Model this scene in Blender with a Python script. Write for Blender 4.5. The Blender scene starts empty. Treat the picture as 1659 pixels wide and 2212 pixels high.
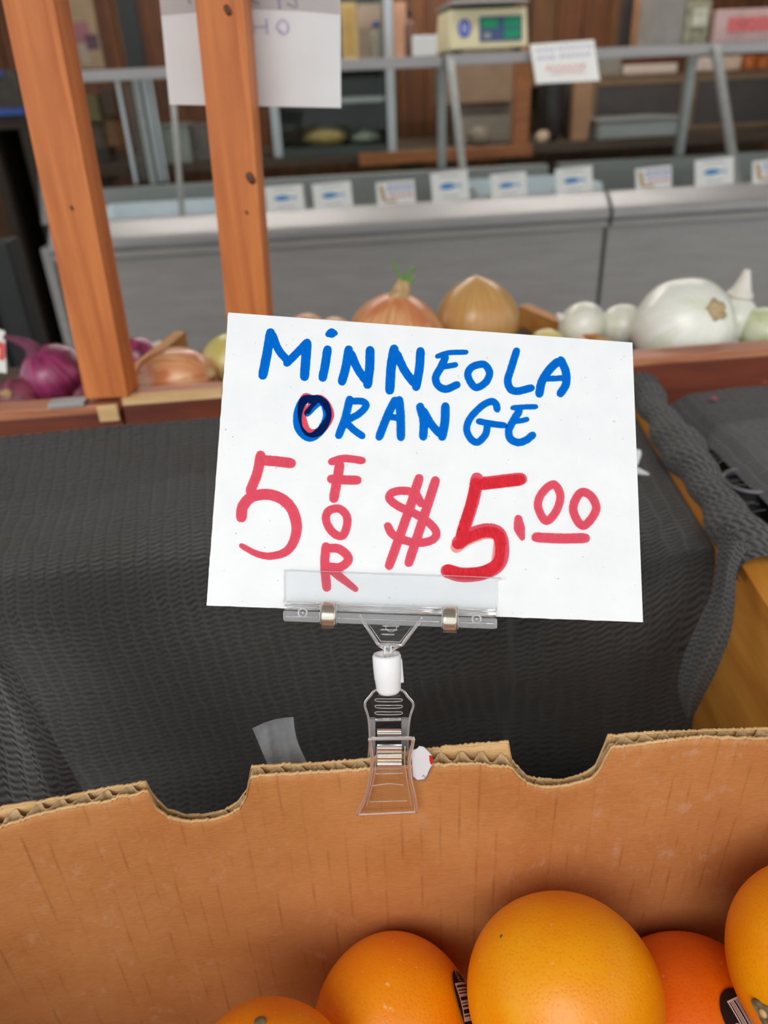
import bpy, bmesh, math, random
import numpy as np
from mathutils import Vector, noise

random.seed(7)
np.random.seed(7)
scene = bpy.context.scene
COL = scene.collection

# ------------------------------------------------------------------ camera
W, H, F = 1659.0, 2212.0, 1600.0
PITCH, ROLL = math.radians(29.6), math.atan(0.046)
CAM = np.array([0.0, 0.0, 1.30])
FWD = np.array([0, math.cos(PITCH), -math.sin(PITCH)])
UP0 = np.array([0, math.sin(PITCH), math.cos(PITCH)])
XW = np.array([1.0, 0, 0])
RIGHT = math.cos(ROLL) * XW - math.sin(ROLL) * UP0
UP = math.sin(ROLL) * XW + math.cos(ROLL) * UP0
cam_data = bpy.data.cameras.new('camera')
cam = bpy.data.objects.new('camera', cam_data)
COL.objects.link(cam)
from mathutils import Matrix
M = Matrix(((RIGHT[0], UP[0], -FWD[0], CAM[0]),
            (RIGHT[1], UP[1], -FWD[1], CAM[1]),
            (RIGHT[2], UP[2], -FWD[2], CAM[2]),
            (0, 0, 0, 1)))
cam.matrix_world = M
cam_data.sensor_fit = 'VERTICAL'
cam_data.sensor_height = 36.0
cam_data.lens = F / H * 36.0
cam_data.clip_start = 0.01
cam_data.clip_end = 60
cam_data.dof.use_dof = True
cam_data.dof.focus_distance = 0.325
cam_data.dof.aperture_fstop = 7.6
scene.camera = cam

# ------------------------------------------------------------------ light
world = bpy.data.worlds.new('overcast_sky')
scene.world = world
world.use_nodes = True
_nt = world.node_tree
_bg = _nt.nodes['Background']
_bg.inputs[0].default_value = (0.93, 0.97, 1.0, 1)
_bg.inputs[1].default_value = 0.95
sun_d = bpy.data.lights.new('hazy_sun', 'SUN')
sun_d.energy = 1.3
sun_d.angle = math.radians(35)
sun_d.color = (1.0, 0.97, 0.92)
sun = bpy.data.objects.new('hazy_sun', sun_d)
COL.objects.link(sun)
sun.rotation_euler = Vector((0.25, 0.80, -0.70)).to_track_quat('-Z', 'Y').to_euler()
scene.view_settings.view_transform = 'Standard'
scene.view_settings.look = 'None'
scene.view_settings.gamma = 1.0
scene.view_settings.use_curve_mapping = False
scene.view_settings.exposure = 0.27
scene.cycles.transparent_max_bounces = 24
scene.cycles.max_bounces = 10
scene.cycles.transmission_bounces = 10


# ------------------------------------------------------------------ projection helpers
def ray(px, py):
    return FWD + RIGHT * (px - W / 2) / F + UP * (H / 2 - py) / F
def at(px, py, d):
    return CAM + ray(px, py) * d
def at_z(px, py, z):
    v = ray(px, py)
    return CAM + v * ((z - CAM[2]) / v[2])
def at_plane(px, py, p0, n):
    v = ray(px, py)
    return CAM + v * (np.dot(p0 - CAM, n) / np.dot(v, n))
def depth_of(q):
    return float(np.dot(np.asarray(q) - CAM, FWD))


# ------------------------------------------------------------------ materials
def lin(r, g, b):
    def f(c):
        c /= 255.0
        return c / 12.92 if c <= 0.04045 else ((c + 0.055) / 1.055) ** 2.4
    return (f(r), f(g), f(b), 1.0)

class NT:
    """small node-tree builder"""
    def __init__(s, name):
        s.m = bpy.data.materials.new(name)
        s.m.use_nodes = True
        s.t = s.m.node_tree
        s.n = s.t.nodes
        s.out = s.n['Material Output']
        s.p = s.n['Principled BSDF']
    def new(s, kind, **kw):
        nd = s.n.new(kind)
        for k, v in kw.items():
            setattr(nd, k, v)
        return nd
    def link(s, a, b):
        s.t.links.new(a, b)
    def coord(s, which='Object', scale=(1, 1, 1), rot=(0, 0, 0)):
        tc = s.new('ShaderNodeTexCoord')
        mp = s.new('ShaderNodeMapping')
        mp.inputs['Scale'].default_value = scale
        mp.inputs['Rotation'].default_value = rot
        s.link(tc.outputs[which], mp.inputs[0])
        return mp.outputs[0]
    def noise(s, vec, scale, detail=3, rough=0.55, dist=0.0):
        nd = s.new('ShaderNodeTexNoise')
        nd.inputs['Scale'].default_value = scale
        nd.inputs['Detail'].default_value = detail
        nd.inputs['Roughness'].default_value = rough
        nd.inputs['Distortion'].default_value = dist
        if vec is not None:
            s.link(vec, nd.inputs['Vector'])
        return nd.outputs['Fac']
    def ramp(s, fac, stops):
        nd = s.new('ShaderNodeValToRGB')
        e = nd.color_ramp.elements
        while len(e) < len(stops):
            e.new(0.5)
        for i, (p, c) in enumerate(stops):
            e[i].position = p
            e[i].color = c
        s.link(fac, nd.inputs[0])
        return nd.outputs[0]
    def mix(s, fac, a, b, mode='MIX'):
        nd = s.new('ShaderNodeMix', data_type='RGBA', blend_type=mode)
        for sock, v in ((nd.inputs[0], fac), (nd.inputs[6], a), (nd.inputs[7], b)):
            if hasattr(v, 'links') or isinstance(v, bpy.types.NodeSocket):
                s.link(v, sock)
            else:
                sock.default_value = v
        return nd.outputs[2]
    def math(s, op, a, b=0.0, c=0.0):
        nd = s.new('ShaderNodeMath', operation=op)
        for i, v in enumerate((a, b, c)):
            if isinstance(v, bpy.types.NodeSocket):
                s.link(v, nd.inputs[i])
            else:
                nd.inputs[i].default_value = v
        return nd.outputs[0]
    def bump(s, height, strength=0.3, dist=0.001):
        nd = s.new('ShaderNodeBump')
        nd.inputs['Strength'].default_value = strength
        nd.inputs['Distance'].default_value = dist
        s.link(height, nd.inputs['Height'])
        s.link(nd.outputs[0], s.p.inputs['Normal'])
    def base(s, v):
        if isinstance(v, bpy.types.NodeSocket):
            s.link(v, s.p.inputs['Base Color'])
        else:
            s.p.inputs['Base Color'].default_value = v
    def set(s, **kw):
        for k, v in kw.items():
            s.p.inputs[k.replace('_', ' ')].default_value = v

def mat_plain(name, col, rough=0.55, metal=0.0, var=0.12, scale=18.0, coat=0.0):
    t = NT(name)
    v = t.coord()
    n = t.noise(v, scale, 4)
    d = tuple(c * (1 - var) for c in col[:3]) + (1,)
    l = tuple(min(1, c * (1 + var)) for c in col[:3]) + (1,)
    t.base(t.ramp(n, [(0.3, d), (0.7, l)]))
    t.set(Roughness=rough, Metallic=metal)
    t.p.inputs['Coat Weight'].default_value = coat
    return t.m

def mat_wood(name, dark, light, axis=2, scale=1.0, rough=0.5):
    t = NT(name)
    sc = [60 * scale] * 3
    sc[axis] = 4 * scale
    v = t.coord('Object', tuple(sc))
    n = t.noise(v, 1.0, 5, 0.6, 0.6)
    v2 = t.coord('Object', (9, 9, 9))
    n2 = t.noise(v2, 2.0, 3)
    a = t.ramp(n, [(0.3, dark), (0.62, light)])
    col = t.mix(t.math('MULTIPLY', n2, 0.5), a, tuple(c * 0.72 for c in dark[:3]) + (1,))
    t.base(col)
    t.set(Roughness=rough)
    t.bump(n, 0.15, 0.0006)
    return t.m

def mat_metal(name, col, rough=0.35, brushed=0, metal=0.85):
    t = NT(name)
    sc = [8, 8, 8]
    sc[brushed] = 0.6
    v = t.coord('Object', tuple(sc))
    n = t.noise(v, 6.0, 5, 0.65)
    t.base(t.ramp(n, [(0.25, tuple(c * 0.78 for c in col[:3]) + (1,)), (0.75, col)]))
    t.set(Metallic=metal, Roughness=rough)
    return t.m

def mat_cloth(name, dark, light, brown=0.5):
    """knitted shade cloth: wavy rows in UV metres"""
    t = NT(name)
    uv = t.new('ShaderNodeUVMap')
    sep = t.new('ShaderNodeSeparateXYZ')
    t.link(uv.outputs[0], sep.inputs[0])
    u, v = sep.outputs[0], sep.outputs[1]
    wob = t.noise(uv.outputs[0], 45.0, 2)
    ph = t.math('ADD', t.math('MULTIPLY', u, 2 * math.pi / 0.0115), t.math('MULTIPLY', wob, 5.0))
    wave = t.math('MULTIPLY', t.math('ABSOLUTE', t.math('SINE', t.math('MULTIPLY', ph, 0.5))), -0.0019)
    w2 = t.math('ADD', t.math('ADD', v, wave), t.math('MULTIPLY', wob, 0.006))
    row = t.math('SINE', t.math('MULTIPLY', w2, 2 * math.pi / 0.0047))
    row = t.math('ADD', t.math('MULTIPLY', row, 0.5), 0.5)
    lad = t.math('ADD', t.math('MULTIPLY', t.math('SINE', ph), 0.5), 0.5)
    lad = t.math('POWER', lad, 6.0)
    fine = t.noise(uv.outputs[0], 900.0, 3, 0.7)
    hgt = t.math('ADD', t.math('MAXIMUM', row, t.math('MULTIPLY', lad, 0.8)), t.math('MULTIPLY', fine, 0.7))
    blot = t.noise(uv.outputs[0], 9.0, 4, 0.6)
    col = t.ramp(t.math('MULTIPLY', hgt, 0.62), [(0.30, dark), (0.66, tuple(c * 0.38 for c in light[:3]) + (1,)), (0.95, light)])
    bl = t.ramp(blot, [(0.42, (0, 0, 0, 1)), (0.68, (1, 1, 1, 1))])
    bsep = t.new('ShaderNodeSeparateColor')
    t.link(bl, bsep.inputs[0])
    col = t.mix(t.math('MULTIPLY', bsep.outputs[0], brown), col, (0.022, 0.0165, 0.010, 1), 'MIX')
    t.base(col)
    t.set(Roughness=0.75)
    t.p.inputs['Sheen Weight'].default_value = 0.24
    t.p.inputs['Sheen Roughness'].default_value = 0.5
    t.bump(hgt, 1.0, 0.0022)
    return t.m

def mat_clear(name, tint=(1, 1, 1, 1), rough=0.02, ior=1.49, whitening=0.16):
    t = NT(name)
    n = t.noise(t.coord(), 400.0, 2)
    t.base(tint)
    t.set(Roughness=rough, IOR=ior)
    t.p.inputs['Transmission Weight'].default_value = 1.0
    t.bump(n, 0.03, 0.0003)
    if whitening:
        df = t.new('ShaderNodeBsdfDiffuse'); df.inputs[0].default_value = (0.95, 0.96, 0.97, 1)
        mx = t.new('ShaderNodeMixShader'); mx.inputs[0].default_value = whitening  # white mixed in for scatter and to imitate sky-lit edges
        t.link(t.p.outputs[0], mx.inputs[1]); t.link(df.outputs[0], mx.inputs[2]); t.link(mx.outputs[0], t.out.inputs[0])
    return t.m

def mat_thin(name, tint=(0.95, 0.96, 0.97, 1), rough=0.05, white=0.0, gloss=1.0):
    """thin clear sheet: passes light, mirrors at grazing angles"""
    t = NT(name)
    tr = t.new('ShaderNodeBsdfTransparent')
    tr.inputs[0].default_value = tint
    gl = t.new('ShaderNodeBsdfGlossy')
    gl.inputs['Roughness'].default_value = rough
    fr = t.new('ShaderNodeFresnel')
    fr.inputs[0].default_value = 1.45
    mx = t.new('ShaderNodeMixShader')
    geo = t.new('ShaderNodeNewGeometry')
    facing = t.math('SUBTRACT', 1.0, geo.outputs['Backfacing'])
    t.link(t.math('MULTIPLY', t.math('MULTIPLY', fr.outputs[0], gloss), facing), mx.inputs[0])
    t.link(tr.outputs[0], mx.inputs[1])
    t.link(gl.outputs[0], mx.inputs[2])
    last = mx.outputs[0]
    if white > 0:
        df = t.new('ShaderNodeBsdfTranslucent')
        d2 = t.new('ShaderNodeBsdfDiffuse')
        ad = t.new('ShaderNodeMixShader')
        ad.inputs[0].default_value = 0.6
        df.inputs[0].default_value = d2.inputs[0].default_value = (0.85, 0.88, 0.92, 1)
        t.link(df.outputs[0], ad.inputs[1]); t.link(d2.outputs[0], ad.inputs[2])
        m2 = t.new('ShaderNodeMixShader')
        nz = t.noise(t.coord(), 60.0, 4)
        t.link(t.math('MULTIPLY', nz, white * 2), m2.inputs[0])
        t.link(last, m2.inputs[1]); t.link(ad.outputs[0], m2.inputs[2])
        last = m2.outputs[0]
    t.link(last, t.out.inputs[0])
    return t.m

def mat_ink(name, col, streak=0.10):
    """marker ink: a clear coloured film over the card, darker where strokes cross"""
    t = NT(name)
    n = t.noise(t.coord('Object', (900, 500, 160)), 1.0, 4, 0.65)
    dk = tuple(max(0, c * (1 - streak)) for c in col[:3]) + (1,)
    lt = tuple(min(1, c * (1 + streak)) for c in col[:3]) + (1,)
    tr = t.new('ShaderNodeBsdfTransparent')
    t.link(t.ramp(n, [(0.3, dk), (0.7, lt)]), tr.inputs[0])
    t.link(tr.outputs[0], t.out.inputs[0])
    return t.m

# ------------------------------------------------------------------ mesh helpers
WLOC = {}
def tag(o, label=None, cat=None, group=None, kind=None):
    if label: o['label'] = label
    if cat: o['category'] = cat
    if group: o['group'] = group
    if kind: o['kind'] = kind
    return o

def empty(name, loc, label=None, cat=None, group=None, kind=None):
    o = bpy.data.objects.new(name, None)
    o.empty_display_size = 0.02
    COL.objects.link(o)
    o.location = loc
    WLOC[o.name] = np.array(loc, float)
    return tag(o, label, cat, group, kind)

def build(name, verts, faces, mat, parent=None, smooth=False, uvs=None, bevel=0.0, seg=2, merge=False):
    V = np.array([tuple(v) for v in verts], float)
    if parent is not None:
        org = WLOC[parent.name]
    else:
        org = np.array([V[:, 0].mean(), V[:, 1].mean(), V[:, 2].min()])
    me = bpy.data.meshes.new(name)
    me.from_pydata([tuple(v) for v in (V - org)], [], [tuple(int(i) for i in f) for f in faces])
    if uvs is not None:
        lay = me.uv_layers.new(name='UVMap')
        U = np.asarray(uvs, float)
        idx = np.empty(len(me.loops), np.int32)
        me.loops.foreach_get('vertex_index', idx)
        lay.data.foreach_set('uv', U[idx].ravel())
    if bevel > 0 or merge:
        bm = bmesh.new()
        bm.from_mesh(me)
        if merge:
            bmesh.ops.remove_doubles(bm, verts=bm.verts, dist=1e-6)
        bmesh.ops.recalc_face_normals(bm, faces=bm.faces)
        if bevel > 0:
            bmesh.ops.bevel(bm, geom=list(bm.edges), offset=bevel, segments=seg, affect='EDGES', profile=0.6)
        bm.to_mesh(me)
        bm.free()
    if smooth:
        me.polygons.foreach_set('use_smooth', [True] * len(me.polygons))
    me.materials.append(mat)
    o = bpy.data.objects.new(name, me)
    COL.objects.link(o)
    if parent is not None:
        o.parent = parent
        WLOC[o.name] = org
    else:
        o.location = org
        WLOC[o.name] = org
    return o

class Mesh:
    def __init__(s):
        s.v = []; s.f = []; s.uv = []
    def add(s, v, f, uv=None):
        o = len(s.v)
        s.v += [tuple(p) for p in v]
        s.f += [tuple(i + o for i in q) for q in f]
        if uv is not None:
            s.uv += [tuple(p) for p in uv]
    def obj(s, name, mat, parent=None, **kw):
        if s.uv:
            kw['uvs'] = s.uv
        return build(name, s.v, s.f, mat, parent, **kw)

HEXF = [(0, 3, 2, 1), (4, 5, 6, 7), (0, 1, 5, 4), (1, 2, 6, 5), (2, 3, 7, 6), (3, 0, 4, 7)]
def hexa(a, b):
    """two quads (4 points each), bottom then top"""
    return [tuple(p) for p in a] + [tuple(p) for p in b], list(HEXF)

def frame_box(o, u, v, n, ru, rv, rn):
    """box in the frame o,u,v,n with ranges"""
    def P(a, b, c):
        return o + u * a + v * b + n * c
    return hexa([P(ru[0], rv[0], rn[0]), P(ru[1], rv[0], rn[0]), P(ru[1], rv[1], rn[0]), P(ru[0], rv[1], rn[0])],
                [P(ru[0], rv[0], rn[1]), P(ru[1], rv[0], rn[1]), P(ru[1], rv[1], rn[1]), P(ru[0], rv[1], rn[1])])

def prism(front, back):
    """closed solid between two matching polygons"""
    n = len(front)
    v = list(front) + list(back)
    f = [tuple(range(n)), tuple(range(2 * n - 1, n - 1, -1))]
    for i in range(n):
        j = (i + 1) % n
        f.append((j, i, i + n, j + n))
    return v, f

def catmull(pts, per=10, closed=False):
    P = [np.array(p, float) for p in pts]
    n = len(P)
    out = []
    rng = range(n) if closed else range(n - 1)
    for i in rng:
        if closed:
            a, b, c, d = P[(i - 1) % n], P[i], P[(i + 1) % n], P[(i + 2) % n]
        else:
            a = P[i - 1] if i > 0 else 2 * P[0] - P[1]
            b, c = P[i], P[i + 1]
            d = P[i + 2] if i + 2 < n else 2 * P[-1] - P[-2]
        for k in range(per):
            t = k / per
            out.append(0.5 * ((2 * b) + (c - a) * t + (2 * a - 5 * b + 4 * c - d) * t * t + (3 * b - a - 3 * c + d) * t ** 3))
    if not closed:
        out.append(P[-1])
    return out

def tube(path, r, sides=8, closed=False, cap=True):
    P = [np.array(p, float) for p in path]
    n = len(P)
    R = r if hasattr(r, '__len__') else [r] * n
    V, Fc = [], []
    ref = None
    for i in range(n):
        a = P[(i - 1) % n] if (closed or i > 0) else P[i]
        b = P[(i + 1) % n] if (closed or i < n - 1) else P[i]
        t = b - a
        t /= (np.linalg.norm(t) + 1e-12)
        if ref is None:
            ref = np.array([0, 0, 1.0]) if abs(t[2]) < 0.9 else np.array([1.0, 0, 0])
        s = np.cross(t, ref); s /= (np.linalg.norm(s) + 1e-12)
        ref = np.cross(s, t)
        for k in range(sides):
            an = 2 * math.pi * k / sides
            V.append(P[i] + (s * math.cos(an) + ref * math.sin(an)) * R[i])
    m = n if closed else n - 1
    for i in range(m):
        j = (i + 1) % n
        for k in range(sides):
            l = (k + 1) % sides
            Fc.append((i * sides + k, i * sides + l, j * sides + l, j * sides + k))
    if cap and not closed:
        Fc.append(tuple(range(sides - 1, -1, -1)))
        Fc.append(tuple((n - 1) * sides + k for k in range(sides)))
    return V, Fc

def grid(fn, nu, nv, uvfn=None):
    V, UV, Fc = [], [], []
    for j in range(nv):
        for i in range(nu):
            a, b = i / (nu - 1), j / (nv - 1)
            V.append(fn(a, b))
            if uvfn:
                UV.append(uvfn(a, b))
    for j in range(nv - 1):
        for i in range(nu - 1):
            q = j * nu + i
            Fc.append((q, q + 1, q + nu + 1, q + nu))
    return V, Fc, UV

def lathe(prof, c, axis=(0, 0, 1), seg=32, wob=None):
    ax = np.array(axis, float); ax /= np.linalg.norm(ax)
    s = np.cross(ax, [0, 1, 0] if abs(ax[1]) < 0.9 else [1, 0, 0]); s /= np.linalg.norm(s)
    t = np.cross(ax, s)
    c = np.array(c, float)
    V, Fc = [], []
    n = len(prof)
    for i, (r, z) in enumerate(prof):
        for k in range(seg):
            an = 2 * math.pi * k / seg
            rr = r * (wob(an, i / (n - 1)) if wob else 1.0)
            V.append(c + ax * z + (s * math.cos(an) + t * math.sin(an)) * rr)
    for i in range(n - 1):
        for k in range(seg):
            l = (k + 1) % seg
            Fc.append((i * seg + k, i * seg + l, (i + 1) * seg + l, (i + 1) * seg + k))
    Fc.append(tuple(range(seg - 1, -1, -1)))
    Fc.append(tuple((n - 1) * seg + k for k in range(seg)))
    return V, Fc

def ribbon(pts, width, place, lift, per=9, closed=False, wz=None, smooth=True):
    """flat stroke through 2-D points; place(x, y, lift) gives the 3-D point"""
    P = catmull(pts, per, closed) if (smooth and len(pts) > 2) else [np.array(p, float) for p in pts]
    if len(P) == 2:
        P = [P[0] + (P[1] - P[0]) * k / 6 for k in range(7)]
    n = len(P)
    V, UV, Fc = [], [], []
    L = 0.0
    for i in range(n):
        a = P[(i - 1) % n] if (closed or i > 0) else P[i]
        b = P[(i + 1) % n] if (closed or i < n - 1) else P[i]
        t = b - a; t /= (np.linalg.norm(t) + 1e-9)
        nn = np.array([-t[1], t[0]])
        k = i / (n - 1)
        w = np.interp(k, [0, 0.5, 1], wz) if wz else width
        w *= 1 + 0.03 * math.sin(i * 1.7)
        if i > 0:
            L += np.linalg.norm(P[i] - P[i - 1])
        for sgn in (-1, 1):
            q = P[i] + nn * sgn * w / 2
            if not closed and i in (0, n - 1):
                q = q + t * (0.10 * w * (1 if i else -1)) * (0.3 if sgn > 0 else 1.0)
            V.append(place(q[0], q[1], lift))
            UV.append((L * 1e-3, sgn * w * 0.5e-3))
    m = n if closed else n - 1
    for i in range(m):
        j = (i + 1) % n
        Fc.append((2 * i, 2 * i + 1, 2 * j + 1, 2 * j))
    return V, Fc, UV

def text_mesh(body, size):
    cu = bpy.data.curves.new('t', 'FONT')
    cu.body = body; cu.size = size; cu.align_x = 'CENTER'; cu.align_y = 'CENTER'
    cu.resolution_u = 2
    ob = bpy.data.objects.new('t', cu)
    COL.objects.link(ob)
    dg = bpy.context.evaluated_depsgraph_get()
    me = ob.evaluated_get(dg).to_mesh()
    V = [tuple(v.co) for v in me.vertices]
    Fc = [tuple(p.vertices) for p in me.polygons]
    ob.evaluated_get(dg).to_mesh_clear()
    bpy.data.objects.remove(ob)
    bpy.data.curves.remove(cu)
    return V, Fc

# ------------------------------------------------------------------ shared materials
M_FLOOR = mat_plain('concrete', lin(120, 116, 112), 0.8, scale=3)
M_BEAMWOOD = mat_wood('stained_post_wood', lin(182, 92, 36), lin(232, 140, 70), 2, 1.0, 0.5)
M_RAILWOOD = mat_wood('rail_wood', lin(150, 80, 52), lin(214, 146, 106), 0, 1.0, 0.5)
M_RAILDARK = mat_wood('rail_dark_wood', lin(92, 36, 18), lin(132, 62, 34), 0, 1.0, 0.5)
M_RAW = mat_wood('raw_split_wood', lin(206, 160, 104), lin(240, 208, 156), 0, 1.0, 0.7)
M_BOARD = mat_wood('orange_board_wood', lin(196, 116, 36), lin(240, 172, 74), 1, 0.6, 0.4)
M_DIVID = mat_wood('divider_wood', lin(176, 106, 34), lin(222, 156, 66), 1, 0.8, 0.5)
M_DECK = mat_wood('deck_wood', lin(60, 46, 34), lin(88, 70, 52), 0, 0.6, 0.7)
M_STEEL = mat_metal('brushed_steel', (0.36, 0.37, 0.36, 1), 0.42, 0, 0.45)
M_STEELWARM = mat_metal('warm_steel', (0.42, 0.395, 0.375, 1), 0.50, 0, 0.35)
M_STEELLITE = mat_metal('bright_steel', (0.46, 0.44, 0.43, 1), 0.42, 0, 0.4)
M_ALU = mat_metal('aluminium', (0.62, 0.64, 0.66, 1), 0.35, 2)
M_WHITE = mat_plain('white_plastic', lin(236, 238, 240), 0.4, var=0.03)
M_BLACK = mat_plain('black_plastic', (0.012, 0.012, 0.013, 1), 0.45)
M_GLASS = mat_thin('case_glass', (0.965, 0.982, 0.975, 1), 0.03)
M_PAPER = mat_plain('card_paper', lin(244, 244, 240), 0.7, var=0.02)
M_INKBLUE = mat_plain('print_blue', lin(60, 140, 200), 0.6)
M_INKPEN = mat_plain('pen_blue', lin(70, 90, 190), 0.6)
M_INKRED = mat_plain('pen_red', lin(216, 80, 80), 0.6)
M_INKGREY = mat_plain('print_grey', lin(150, 150, 150), 0.6)
M_INKTAN = mat_plain('print_tan', lin(196, 156, 90), 0.6)

# ================================================================== SETTING
def slab(name, x0, x1, y0, y1, z0, z1, mat, parent=None, bevel=0.0):
    v, f = hexa([(x0, y0, z0), (x1, y0, z0), (x1, y1, z0), (x0, y1, z0)],
                [(x0, y0, z1), (x1, y0, z1), (x1, y1, z1), (x0, y1, z1)])
    return build(name, v, f, mat, parent, bevel=bevel)

tag(slab('floor', -4, 4, -3, 5.2, -0.05, 0.0, M_FLOOR), kind='structure')
M_CEIL = mat_plain('ceiling_paint', lin(150, 140, 128), 0.8, scale=2)
tag(slab('ceiling', -4, 4, -0.9, 5.2, 2.75, 2.82, M_CEIL), kind='structure')  # unseen; carried forward past the counter to block overhead sky light
M_WALLDARK = mat_plain('dark_wall_paint', lin(52, 40, 30), 0.8, scale=3)
tag(slab('wall_left', -2.6, -2.5, 2.2, 5.2, 0, 2.75, M_WALLDARK), kind='structure')
tag(slab('wall_right', 3.2, 3.3, 2.2, 5.2, 0, 2.75, M_WALLDARK), kind='structure')

# case frame: a runs along the fish counter, b goes back from its front
EA = np.array([0.9952, 0.0976, 0.0]); EB = np.array([-0.0976, 0.9952, 0.0]); EZ = np.array([0, 0, 1.0])
CO = np.array([0.0, 2.40, 0.0])
def CP(a, b, z):
    return CO + EA * a + EB * b + EZ * z
def PB(px, py, b):
    q = at_plane(px, py, CO + EB * b, EB) - CO
    return float(np.dot(q, EA)), float(q[2])
def case_box(name, a0, a1, b0, b1, z0, z1, mat, parent=None, bevel=0.0, **kw):
    v, f = frame_box(CO, EA, EB, EZ, (a0, a1), (b0, b1), (z0, z1))
    return build(name, v, f, mat, parent, bevel=bevel, **kw)
def px_box(name, x0, y0, x1, y1, b, thick, mat, parent=None, bevel=0.0, zbase=None):
    """box whose front face covers a picture rectangle when it stands at depth b behind the counter front"""
    A0, Z1 = PB(x0, (y0 + y1) / 2, b)[0], PB((x0 + x1) / 2, y0, b)[1]
    A1, Z0 = PB(x1, (y0 + y1) / 2, b)[0], PB((x0 + x1) / 2, y1, b)[1]
    if zbase is not None:
        Z0 = zbase
    return case_box(name, A0, A1, b, b + thick, Z0, Z1, mat, parent, bevel), (A0, A1, Z0, Z1)

# back wall of vertical planks
M_WALLWOOD = mat_wood('wall_plank_wood', lin(74, 40, 14), lin(138, 78, 28), 2, 0.35, 0.55)
M_WALLWOOD2 = mat_wood('wall_plank_wood_b', lin(86, 52, 18), lin(126, 80, 34), 2, 0.35, 0.55)
wall_back = tag(case_box('wall_back', -2.7, 3.3, 1.96, 2.0, 0, 2.75, M_WALLDARK), kind='structure')
k = 0
a = -2.6
while a < 3.1:
    w = 0.135
    case_box('plank', a, a + w - 0.006, 1.93, 1.96, 0.0, 2.7, M_WALLWOOD if (k * 7) % 3 else M_WALLWOOD2, wall_back)
    a += w
    k += 1

# ================================================================== FISH COUNTER
fish = empty('fish_counter', CP(0.2, 0.3, 0), 'long grey stainless steel fish counter with sloping glass front and cold well', 'counter')
A_SEAM = PB(1318, 480, 0.0)[0]
A_L, A_R = PB(62, 540, 0.0)[0], 2.3
for (a0, a1) in ((A_L + 0.06, A_SEAM - 0.006), (A_SEAM + 0.006, A_R)):
    case_box('front_panel', a0, a1, 0.03, 0.06, 0.10, 0.93, M_STEELWARM, fish, 0.003)
    # bumper ledge, rounded profile
    prof = [(0.06, 0.915), (0.005, 0.915), (-0.004, 0.925), (-0.004, 0.945), (0.004, 0.955), (0.05, 0.992), (0.07, 0.995), (0.09, 0.985), (0.09, 0.915)]
    e0 = [CP(a0 - 0.0, b, z) for b, z in prof]
    e1 = [CP(a1 + 0.0, b, z) for b, z in prof]
    v, f = prism(e0, e1)
    build('ledge', v, f, M_STEELLITE, fish, bevel=0.002)
    # lower shadowed lip under the ledge
    case_box('ledge_lip', a0, a1, 0.0, 0.03, 0.895, 0.9145, M_STEELWARM, fish, 0.002)
case_box('kick_plate', A_L + 0.06, A_R, 0.10, 0.13, 0.0, 0.10, M_BLACK, fish)
case_box('end_panel', A_L + 0.02, A_L + 0.05, 0.04, 0.70, 0.05, 0.93, M_STEELWARM, fish, 0.004)
# cold well: sloping bed, back wall
M_BED = mat_plain('white_ice_bed', lin(226, 234, 240), 0.35, var=0.04)
for (a0, a1, m) in ((A_L + 0.10, A_SEAM - 0.02, M_STEEL), (A_SEAM + 0.02, A_R, M_STEEL)):
    v, f = hexa([CP(a0, 0.09, 0.90), CP(a1, 0.09, 0.90), CP(a1, 0.58, 0.90), CP(a0, 0.58, 0.90)],
                [CP(a0, 0.09, 0.945), CP(a1, 0.09, 0.945), CP(a1, 0.58, 0.925), CP(a0, 0.58, 0.925)])
    build('well_floor', v, f, m, fish)
    case_box('well_back', a0, a1, 0.58, 0.64, 0.90, 1.035, M_STEEL, fish, 0.006)
# white trays standing in the well
def tray(px0, px1, b0, b1, zt, label):
    a0, a1 = PB(px0, 440, b0)[0], PB(px1, 440, b0)[0]
    t = empty('display_tray', CP((a0 + a1) / 2, (b0 + b1) / 2, 0.945), label, 'tray')
    case_box('base', a0, a1, b0, b1, 0.945, 0.955, M_BED, t)
    case_box('rim', a0, a1, b0, b0 + 0.012, 0.955, zt - 0.01, M_BED, t, 0.002)
    case_box('rim', a0, a1, b1 - 0.012, b1, 0.955, zt, M_BED, t, 0.002)
    case_box('rim', a0, a0 + 0.012, b0 + 0.012, b1 - 0.012, 0.955, zt, M_BED, t, 0.002)
    case_box('rim', a1 - 0.012, a1, b0 + 0.012, b1 - 0.012, 0.955, zt, M_BED, t, 0.002)
tray(190, 490, 0.10, 0.40, 1.005, 'wide white tray lit in the cold well behind the two wooden posts')
tray(1030, 1300, 0.10, 0.42, 1.015, 'white tray in the cold well beside the counter seam')
# top shelf: glass slab with metal edge, two lengths
def shelf_z(px, py, b):
    return PB(px, py, b)[1]
B_TOP = 0.36
zl = shelf_z(400, 143, B_TOP); zr = shelf_z(1500, 95, B_TOP)
for (a0, a1, z) in ((A_L + 0.12, PB(952, 120, B_TOP)[0], zl), (PB(958, 120, B_TOP)[0], A_R, zr)):
    case_box('shelf_edge', a0, a1, B_TOP - 0.012, B_TOP, z - 0.032, z, M_STEELLITE, fish, 0.003)
    case_box('glass_shelf', a0, a1, B_TOP, B_TOP + 0.34, z - 0.012, z, M_GLASS, fish)
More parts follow.
